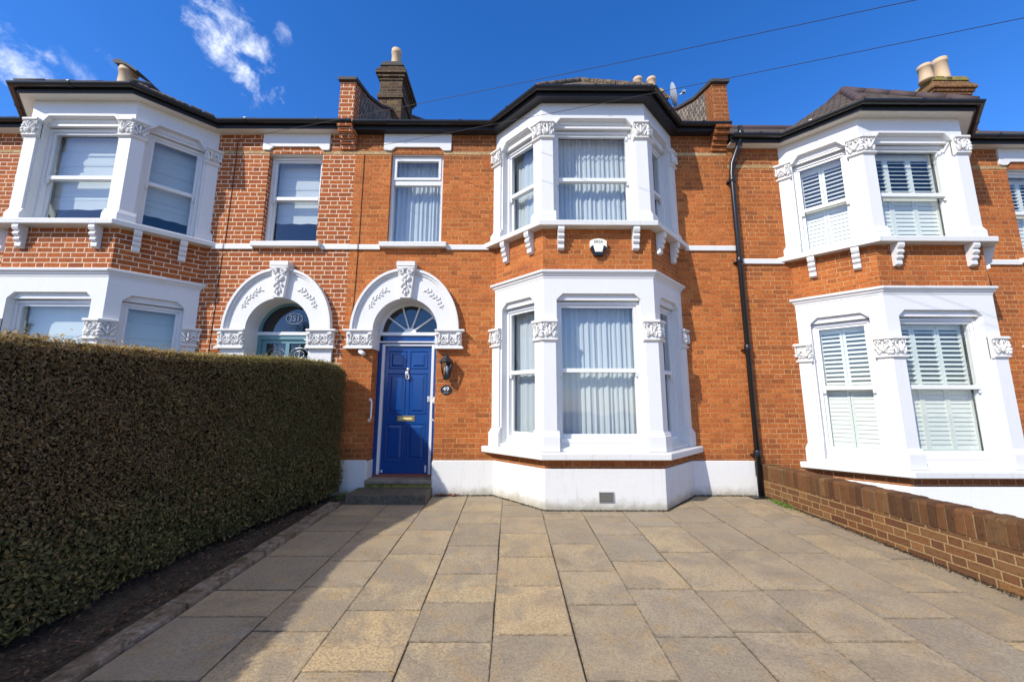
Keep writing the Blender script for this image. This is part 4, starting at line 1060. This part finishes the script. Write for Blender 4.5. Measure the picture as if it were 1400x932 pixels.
# ------------------------------------------------------------------ leaves helper
def leaf_cloud(name, P, N, size, cols, mat, parent=None, aspect=.55, jitter=.9, up=0.0):
    n = len(P); N = N / np.linalg.norm(N, axis=1, keepdims=True)
    nr = N + RNG.normal(0, jitter, (n, 3)) * .6 + np.array([0, 0, up]); nr /= np.linalg.norm(nr, axis=1, keepdims=True)
    a = np.cross(nr, RNG.normal(0, 1, (n, 3))); a /= np.linalg.norm(a, axis=1, keepdims=True); b = np.cross(nr, a)
    s = (size * RNG.uniform(.6, 1.3, n))[:, None]
    bend = nr * s * .16
    V_ = np.stack([P - a * s, P - b * s * aspect * .9 + bend - a * s * .1, P + a * s * 1.0, P + b * s * aspect * .9 + bend - a * s * .1, P + bend * -.4], 1).reshape(-1, 3)
    base = np.arange(n)[:, None] * 5
    F = np.concatenate([base + np.array([[0, 1, 4]]), base + np.array([[1, 2, 4]]), base + np.array([[2, 3, 4]]), base + np.array([[3, 0, 4]])], 1).reshape(-1, 3)
    me = bpy.data.meshes.new(name); me.vertices.add(len(V_)); me.vertices.foreach_set('co', V_.astype(np.float32).ravel())
    me.loops.add(F.size); me.loops.foreach_set('vertex_index', F.astype(np.int32).ravel()); me.polygons.add(len(F))
    me.polygons.foreach_set('loop_start', np.arange(len(F), dtype=np.int32) * 3); me.polygons.foreach_set('loop_total', np.full(len(F), 3, np.int32))
    me.update(calc_edges=True)
    ca = me.color_attributes.new('leafcol', 'FLOAT_COLOR', 'POINT')
    cc = np.ones((n, 5, 4), np.float32); cc[:, :, :3] = cols[:, None, :]; ca.data.foreach_set('color', cc.ravel())
    me.materials.append(M[mat]); me.polygons.foreach_set('use_smooth', [False] * len(F))
    o = bpy.data.objects.new(name, me); COL.objects.link(o); o.parent = parent; return o

# ------------------------------------------------------------------ hedge
hd = thing('hedge', 'tall clipped hedge, brown and green, along the left side of the driveway', 'hedge')
TY = np.array([-9, -3.6, -3.2, -2.75, -2.2, -1.4, -.8, -.35, -.12]); TX = np.array([-3.45, -3.38, -3.27, -3.12, -2.92, -2.66, -2.51, -2.44, -2.48]); TZ = np.array([1.80, 1.79, 1.79, 1.79, 1.80, 1.86, 1.89, 1.87, 1.80])
BX = np.array([-3.0, -2.97, -2.95, -2.94, -2.90, -2.80, -2.64, -2.53, -2.56])
def noise2(a, b, s=1.0): return (np.sin(a * 3.1 * s + 1.3 * np.sin(b * 2.3 * s)) + np.sin(b * 4.7 * s + a * 1.9 * s + 2) + .6 * np.sin(a * 9.1 * s + b * 7.7 * s)) / 2.6
def hedge_face(y, h, inset=0.0):
    tx, tz, bx_ = np.interp(y, TY, TX), np.interp(y, TY, TZ), np.interp(y, TY, BX)
    hh = np.clip(h, 0, 1)
    x = bx_ + (tx - bx_) * hh ** 1.4 + .03 * noise2(y, h * 2) + .014 * noise2(y * 3.3 + 1, h * 7) - inset
    x = x + .05 * np.exp(-((h - .12) / .12) ** 2)
    g0 = SL * np.clip(y, -9, 0)
    z = g0 + .09 + h * (tz - g0 - .09)
    # soften the top edge
    k = np.clip((h - .955) / .045, 0, 1); x = x - .05 * k ** 2
    return x, z
WID = 1.05
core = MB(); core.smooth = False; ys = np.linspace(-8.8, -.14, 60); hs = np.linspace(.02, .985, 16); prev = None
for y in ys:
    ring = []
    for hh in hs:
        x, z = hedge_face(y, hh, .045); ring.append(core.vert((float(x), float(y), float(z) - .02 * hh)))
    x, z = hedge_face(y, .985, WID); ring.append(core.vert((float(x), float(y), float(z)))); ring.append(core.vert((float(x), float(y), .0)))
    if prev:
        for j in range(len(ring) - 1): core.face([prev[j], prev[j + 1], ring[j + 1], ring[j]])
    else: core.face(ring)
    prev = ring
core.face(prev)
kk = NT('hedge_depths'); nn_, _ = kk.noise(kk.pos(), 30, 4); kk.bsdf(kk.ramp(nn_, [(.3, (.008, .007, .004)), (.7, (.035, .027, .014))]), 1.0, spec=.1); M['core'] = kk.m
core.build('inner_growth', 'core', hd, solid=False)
def hcol(y, h, n, top=False):
    g = np.clip((y + 2.7 + .35 * noise2(y * 2, h * 3)) / 1.5, 0, .85)                       # green towards the house
    low = np.clip((.48 + .13 * noise2(y * 1.5, h * 3) - h) / .34, 0, 1)  # green low down
    gr = np.clip(np.maximum(g, low) + RNG.normal(0, .42, n) + .02, 0, 1)[:, None]
    green = np.array([.11, .11, .034]) * (1 + RNG.normal(0, .3, n)[:, None]).clip(.4, 2.0)
    yel = np.array([.34, .25, .09])
    brown = np.array([.17, .103, .046]) * (1 + RNG.normal(0, .35, n)[:, None]).clip(.35, 2.2)
    c = brown * (1 - gr) + green * gr
    yy = (RNG.random(n) < .10)[:, None]; c = np.where(yy, yel * .75, c)
    return c.clip(.005, .6)
n = 165000
y = -8.7 + (8.58) * RNG.random(n) ** .62; h = RNG.random(n) * 1.0
x, z = hedge_face(y, h); out = RNG.normal(0, .022, n); x = x + out
bump_low = (h < .3); x = x + bump_low * RNG.normal(0, .03, n)
P = np.stack([x, y, z], 1); N = np.tile([1.0, 0, .25], (n, 1)); sz = np.where(h < .34, .0172, .0122) * (1 + .1 * noise2(y, h))
leaf_cloud('foliage', P, N, sz, hcol(y, h, n), 'leaf', hd)
n = 42000       # top
y = -8.7 + 8.58 * RNG.random(n) ** .62; q = RNG.random(n) ** 1.3
x, z = hedge_face(y, np.ones(n), 0); x = x - q * WID + .03 * (RNG.random(n)); z = z + RNG.normal(0, .018, n) + .014 * noise2(y * 3, q * 3) + (RNG.random(n) < .04) * RNG.random(n) * .07
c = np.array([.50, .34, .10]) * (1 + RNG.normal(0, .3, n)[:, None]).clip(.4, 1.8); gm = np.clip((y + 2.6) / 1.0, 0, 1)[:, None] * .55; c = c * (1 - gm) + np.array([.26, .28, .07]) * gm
leaf_cloud('top_foliage', np.stack([x, y, z], 1), np.tile([.3, 0, 1.0], (n, 1)), np.full(n, .015), c, 'leaf', hd, aspect=.4, jitter=1.0)
n = 7000        # end face towards the house
x0 = RNG.random(n); h = RNG.random(n); xe, ze = hedge_face(np.full(n, -.13), h); P = np.stack([xe - x0 * .9, np.full(n, -.12) + RNG.normal(0, .02, n), ze], 1)
leaf_cloud('end_foliage', P, np.tile([.3, 1.0, .2], (n, 1)), np.full(n, .016), hcol(P[:, 1], h, n), 'leaf', hd)
# clipped twigs
tw = MB(); rnd = random.Random(11); tv = []
for i in range(11000):
    yy = -6.5 + 6.3 * rnd.random() ** .7; hh = rnd.random() ** .6; xx, zz = hedge_face(yy, hh); xx = float(xx) + rnd.uniform(-.03, .015); zz = float(zz)
    d = Vector((rnd.uniform(-.2, 1), rnd.uniform(-1, 1), rnd.uniform(-.7, 1))).normalized(); l = rnd.uniform(.015, .065); b = Vector((rnd.uniform(-1, 1), rnd.uniform(-1, 1), rnd.uniform(-1, 1))) * l * .35; w = Vector((0, .0013, .0013))
    p0 = Vector((xx, yy, zz)); p1 = p0 + d * l * .5 + b; p2 = p0 + d * l
    tw.poly([p0 - w, p1 - w, p1 + w, p0 + w]); tw.poly([p1 - w, p2, p1 + w])
kk = NT('twig_bark'); kk.bsdf((.26, .18, .11), .8); M['twig'] = kk.m
tw.build('twigs', 'twig', hd, solid=False)
st = MB(); rnd = random.Random(12)
for i in range(44):
    yy = -7 + i * .158; x0 = -3.12 + rnd.uniform(-.1, .1); g0 = SL * yy
    st.tube([(x0, yy, g0 - .02), (x0 + rnd.uniform(-.05, .08), yy + rnd.uniform(-.05, .05), g0 + .2), (x0 + rnd.uniform(-.1, .15), yy + rnd.uniform(-.1, .1), g0 + .45)], [.014, .011, .007], 6)
st.build('stems', 'wood', hd)

# leaf litter and weeds
n = 5200; y = -8 + 7.4 * RNG.random(n); x = -2.48 - RNG.random(n) ** 1.4 * .75; z = SL * y + .03 + RNG.random(n) * .015
c = np.array([.11, .065, .036]) * (1 + RNG.normal(0, .4, n)[:, None]).clip(.3, 2.2)
o = leaf_cloud('fallen_leaves', np.stack([x, y, z], 1), np.tile([0, 0, 1.0], (n, 1)), np.full(n, .016), c, 'litter', jitter=.5); o['kind'] = 'stuff'; o['label'] = 'brown fallen leaves lying on the soil below the hedge'; o['category'] = 'leaf litter'
def weed(lab, cx, cy, n, sx, sy, hgt, col):
    p = np.stack([cx + RNG.normal(0, sx, n), cy + RNG.normal(0, sy, n), np.zeros(n)], 1); p[:, 2] = SL * np.minimum(p[:, 1], 0) + .008 + RNG.random(n) * hgt
    c = np.array(col) * (1 + RNG.normal(0, .3, n)[:, None]).clip(.4, 1.8)
    o = leaf_cloud('weed', p, np.tile([0, -.3, 1.0], (n, 1)), np.full(n, .012), c, 'leaf', jitter=.6); tag(o, lab, 'weed'); o['kind'] = 'stuff'
weed('bright green weed at the foot of the garden wall near the downpipe', 3.68, -.52, 240, .03, .12, .03, (.13, .26, .03))
weed('mossy weeds on the ground between the hedge end and the doorstep', -2.36, -.16, 420, .07, .09, .05, (.12, .16, .03))
n = 60; p = np.stack([RNG.uniform(-1.1, -.75, n), RNG.uniform(-.10, -.03, n), np.full(n, .01) + RNG.random(n) * .02], 1)
o = leaf_cloud('leaf_pile', p, np.tile([0, 0, 1.0], (n, 1)), np.full(n, .022), np.array([.22, .07, .035]) * (1 + RNG.normal(0, .3, n)[:, None]).clip(.4, 1.8), 'litter', jitter=.6); tag(o, 'few dry reddish leaves by the white plinth right of the doorstep', 'fallen leaves')
# dirt line where the drive meets the plinth
n = 3800; t = RNG.random(n); path = [(-1.1, 0), (-.245, 0), (.46, -.735), (2.02, -.735), (2.725, 0), (3.6, 0)]
seg = np.array([math.dist(a, b) for a, b in zip(path[:-1], path[1:])]); cum = np.concatenate([[0], np.cumsum(seg)]); s_ = t * cum[-1]
xx = np.interp(s_, cum, [q[0] for q in path]); yy = np.interp(s_, cum, [q[1] for q in path])
yy = yy - .024 - np.abs(RNG.normal(0, .022, n)); zz = SL * np.minimum(yy, 0) + .004 + RNG.random(n) * .012
c = np.array([.055, .042, .026]) * (1 + RNG.normal(0, .4, n)[:, None]).clip(.3, 2.2)
o = leaf_cloud('grit', np.stack([xx, yy, zz], 1), np.tile([0, 0, 1.0], (n, 1)), np.full(n, .008), c, 'litter', jitter=.8); o['kind'] = 'stuff'; o['label'] = 'dark grit gathered along the foot of the plinth'; o['category'] = 'grit'
n = 3800; yy = -8 * RNG.random(n) - .05; xx = 3.735 + .031 * np.minimum(-yy, 9) - np.abs(RNG.normal(0, .03, n)) ; zz = SL * yy + .004 + RNG.random(n) * .015
c = np.array([.05, .04, .024]) * (1 + RNG.normal(0, .4, n)[:, None]).clip(.3, 2.2)
o = leaf_cloud('grit', np.stack([xx, yy, zz], 1), np.tile([0, 0, 1.0], (n, 1)), np.full(n, .009), c, 'litter', jitter=.8); o['kind'] = 'stuff'; o['label'] = 'dark grit and leaf crumbs along the foot of the garden wall'; o['category'] = 'grit'

n = 170; yy = -5.5 * RNG.random(n) - .1; xx = RNG.uniform(-2.1, 3.6, n); c = np.array([.13, .08, .045]) * (1 + RNG.normal(0, .4, n)[:, None]).clip(.3, 2)
o = leaf_cloud('crumbs', np.stack([xx, yy, SL * yy + .006], 1), np.tile([0, 0, 1.0], (n, 1)), np.full(n, .0065), c, 'litter', jitter=.5); o['kind'] = 'stuff'; o['label'] = 'scattered crumbs of leaf on the paving'; o['category'] = 'leaf litter'
# ------------------------------------------------------------------ garden wall
gw = thing('garden_wall', 'low brown brick wall with upright brick coping on the right of the drive', 'wall')
A, B = Vector((3.74, -.035)), Vector((3.83, -3.0)); t = (B - A).normalized(); nrm = Vector((t.y, -t.x)) * -1     # towards +x
if nrm.x < 0: nrm = -nrm
TW = lambda a, b, c: (A.x + t.x * a + nrm.x * b, A.y + t.y * a + nrm.y * b, c)
def wt(a): return .458 + .006 * a
mb = MB(TW); Lw = 8.2; n = 12
for i in range(n):
    a0, a1 = Lw * i / n, Lw * (i + 1) / n
    q = [mb.vert(p) for p in ((a0, 0, -.5), (a1, 0, -.5), (a1, 0, wt(a1) - .215), (a0, 0, wt(a0) - .215), (a0, .215, -.5), (a1, .215, -.5), (a1, .215, wt(a1) - .215), (a0, .215, wt(a0) - .215))]
    mb.face([q[0], q[1], q[2], q[3]]); mb.face([q[4], q[7], q[6], q[5]]); mb.face([q[3], q[2], q[6], q[7]])
    if i == 0: mb.face([q[0], q[3], q[7], q[4]])
    if i == n - 1: mb.face([q[1], q[5], q[6], q[2]])
mb.build('brickwork', 'brick_stock', gw)
mb = MB(TW); mb.box(.004, Lw - .01, .007, .208, .20, .448); 
mb.build('coping_mortar', 'mortar', gw)
mb = MB(TW); a = .0; rnd = random.Random(4)
while a < Lw - .07:
    w = rnd.uniform(.060, .067); top = wt(a) + rnd.uniform(-.006, .006); b0 = rnd.uniform(-.006, .002); mb.ct = rnd.random(); zb = wt(a) - .212 + rnd.uniform(-.003, .003); g_ = .012
    pr = [(b0, zb), (b0, top - .028), (b0 + .008, top - .010), (b0 + .028, top), (.19, top), (.207, top - .012), (.215, top - .03), (.215, zb)]
    mb.prism(pr, a, a + w, 'a'); a += w + rnd.uniform(.005, .010)
mb.build('coping_bricks', 'soldier', gw, bevel=.006)

# ------------------------------------------------------------------ trees across the street (seen only in the window reflections)
def tree(lab, x, y, h, r, seed):
    rd = random.Random(seed); T_ = thing('street_tree', lab, 'tree', 'trees across the street', (x, y, -.24))
    m = MB(); m.tube([(0, 0, 0), (.05, 0, h * .25), (-.05, .05, h * .5), (0, 0, h * .8)], [.22, .17, .12, .05], 10)
    tips = []
    for i in range(26):
        a = rd.random() * 6.28; z0 = h * rd.uniform(.3, .7); l = r * rd.uniform(.6, 1.1); p1 = Vector((math.cos(a) * l * .5, math.sin(a) * l * .5, z0 + l * .35)); p2 = Vector((math.cos(a) * l, math.sin(a) * l, z0 + l * .6))
        m.tube([(0, 0, z0), p1, p2], [.06, .035, .012], 6); tips.append((p1, p2))
    m.build('trunk', 'wood', T_)
    n = 9000; c = np.array([list(tips[i % 26][0].lerp(tips[i % 26][1], rd.random() * 1.1)) for i in range(n)]) + RNG.normal(0, .38, (n, 3))
    col = np.array([.06, .08, .025]) * (1 + RNG.normal(0, .3, n)[:, None]).clip(.4, 1.8)
    leaf_cloud('crown', c, RNG.normal(0, 1, (n, 3)), np.full(n, .07), col, 'leaf', T_)
tree('leafy street tree across the road, left of the drive', -13, -21, 8.5, 2.6, 1)

# ------------------------------------------------------------------ camera
f, pi_, ya, ro = 533.29, R(8.90), R(.232), R(.117)
def back(x, y, z):
    c, s = math.cos(ro), math.sin(ro); x, z = c * x - s * z, s * x + c * z
    c, s = math.cos(pi_), math.sin(pi_); y, z = c * y - s * z, s * y + c * z
    c, s = math.cos(ya), math.sin(ya); x, y = c * x + s * y, -s * x + c * y
    return Vector((x, y, z))
cam = bpy.data.cameras.new('camera'); cam.sensor_width = 36; cam.lens = f / 1400 * 36; cam.clip_start = .05; cam.clip_end = 500
co = bpy.data.objects.new('camera', cam); COL.objects.link(co)
r_, u_, b_ = back(1, 0, 0), back(0, 0, 1), -back(0, 1, 0)
co.matrix_world = Matrix(((r_.x, u_.x, b_.x, 0), (r_.y, u_.y, b_.y, -6.05), (r_.z, u_.z, b_.z, 1.36), (0, 0, 0, 1)))
scene.camera = co

# ------------------------------------------------------------------ light
AZ, EL = R(48), R(36)
trav = Vector((math.sin(AZ) * math.cos(EL), math.cos(AZ) * math.cos(EL), -math.sin(EL)))
sd = bpy.data.lights.new('sun', 'SUN'); sd.energy = 4.3; sd.angle = R(.53); sd.color = (1, .935, .82)
so = bpy.data.objects.new('sun', sd); COL.objects.link(so); so.rotation_euler = trav.to_track_quat('-Z', 'Y').to_euler()
w = bpy.data.worlds.new('World'); scene.world = w; w.use_nodes = True; t = w.node_tree; t.nodes.clear()
class WN(NT):
    def __init__(s, t): s.t = t
k = WN(t); out = k.n('OutputWorld'); bg = k.n('Background'); t.links.new(bg.outputs[0], out.inputs[0])
sky = k.n('TexSky', sky_type='NISHITA'); sky.sun_disc = False; sky.sun_elevation = EL
sky.sun_rotation = math.atan2(-trav.x, -trav.y)
sky.air_density = 1.0; sky.dust_density = .2; sky.ozone_density = 3.0; sky.altitude = 0
dirv = k.n('TexCoord').outputs['Generated']
nd, ndc = k.noise(dirv, 3.5, 3, .6)
total = None
def pixdir(u, v): return back((u - 700) / f, 1, -(v - 466) / f).normalized()
for (u, v, ru, rv, ang, s, amt) in ((318, 60, .125, .07, -40, 1, .95), (25, 85, .075, .05, -30, 5, .85), (178, 100, .05, .02, -10, 9, .35), (105, 95, .06, .018, -35, 2, .3), (385, 45, .035, .02, -50, 3, .35), (60, 108, .06, .012, 5, 6, .7)):
    c = pixdir(u, v); a = c.cross(Vector((0, 0, 1))).normalized(); b = a.cross(c)
    aa = a * math.cos(R(ang)) + b * math.sin(R(ang)); bb = -a * math.sin(R(ang)) + b * math.cos(R(ang))
    def dot(vec):
        x = k.n('VectorMath', operation='DOT_PRODUCT'); k.set(x.inputs[0], dirv); x.inputs[1].default_value = vec; return x.outputs['Value']
    x = k.math('DIVIDE', dot(aa), ru); y = k.math('DIVIDE', dot(bb), rv); z = k.math('GREATER_THAN', dot(c), 0.0)
    r2 = k.math('ADD', k.math('MULTIPLY', x, x), k.math('MULTIPLY', y, y))
    nf_, _ = k.noise(dirv, 17 + s * .3, 9, .64, .35)
    e = k.math('SUBTRACT', k.math('MULTIPLY', nf_, 3.6), k.math('ADD', r2, 1.35))
    m = k.math('MULTIPLY', k.math('MULTIPLY', k.step(e, 0.0, 1.3), z), amt)
    total = m if total is None else k.math('MAXIMUM', total, m)
hs = k.n('HueSaturation'); hs.inputs['Saturation'].default_value = 1.24; hs.inputs['Value'].default_value = 1.1; k.set(hs.inputs['Color'], k.mix(1.0, sky.outputs[0], (1.0, 1.0, 1.24), 'MULTIPLY'))
col = k.mix(total, hs.outputs[0], (7.5, 7.9, 8.6))
sv = k.n('SeparateXYZ'); k.set(sv.inputs[0], dirv)      # unseen broken cloud, added overhead and behind the camera as white fill light
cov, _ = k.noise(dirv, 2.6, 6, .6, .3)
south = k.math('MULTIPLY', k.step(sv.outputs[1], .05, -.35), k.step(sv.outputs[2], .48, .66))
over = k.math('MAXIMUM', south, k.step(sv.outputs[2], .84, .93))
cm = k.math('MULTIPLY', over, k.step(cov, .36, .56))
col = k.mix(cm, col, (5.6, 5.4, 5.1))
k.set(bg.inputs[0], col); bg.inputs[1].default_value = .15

scene.render.engine = 'CYCLES'
scene.view_settings.view_transform = 'Standard'; scene.view_settings.look = 'None'; scene.view_settings.gamma = 1; scene.view_settings.exposure = 0.26
scene.cycles.max_bounces = 8; scene.cycles.transparent_max_bounces = 12
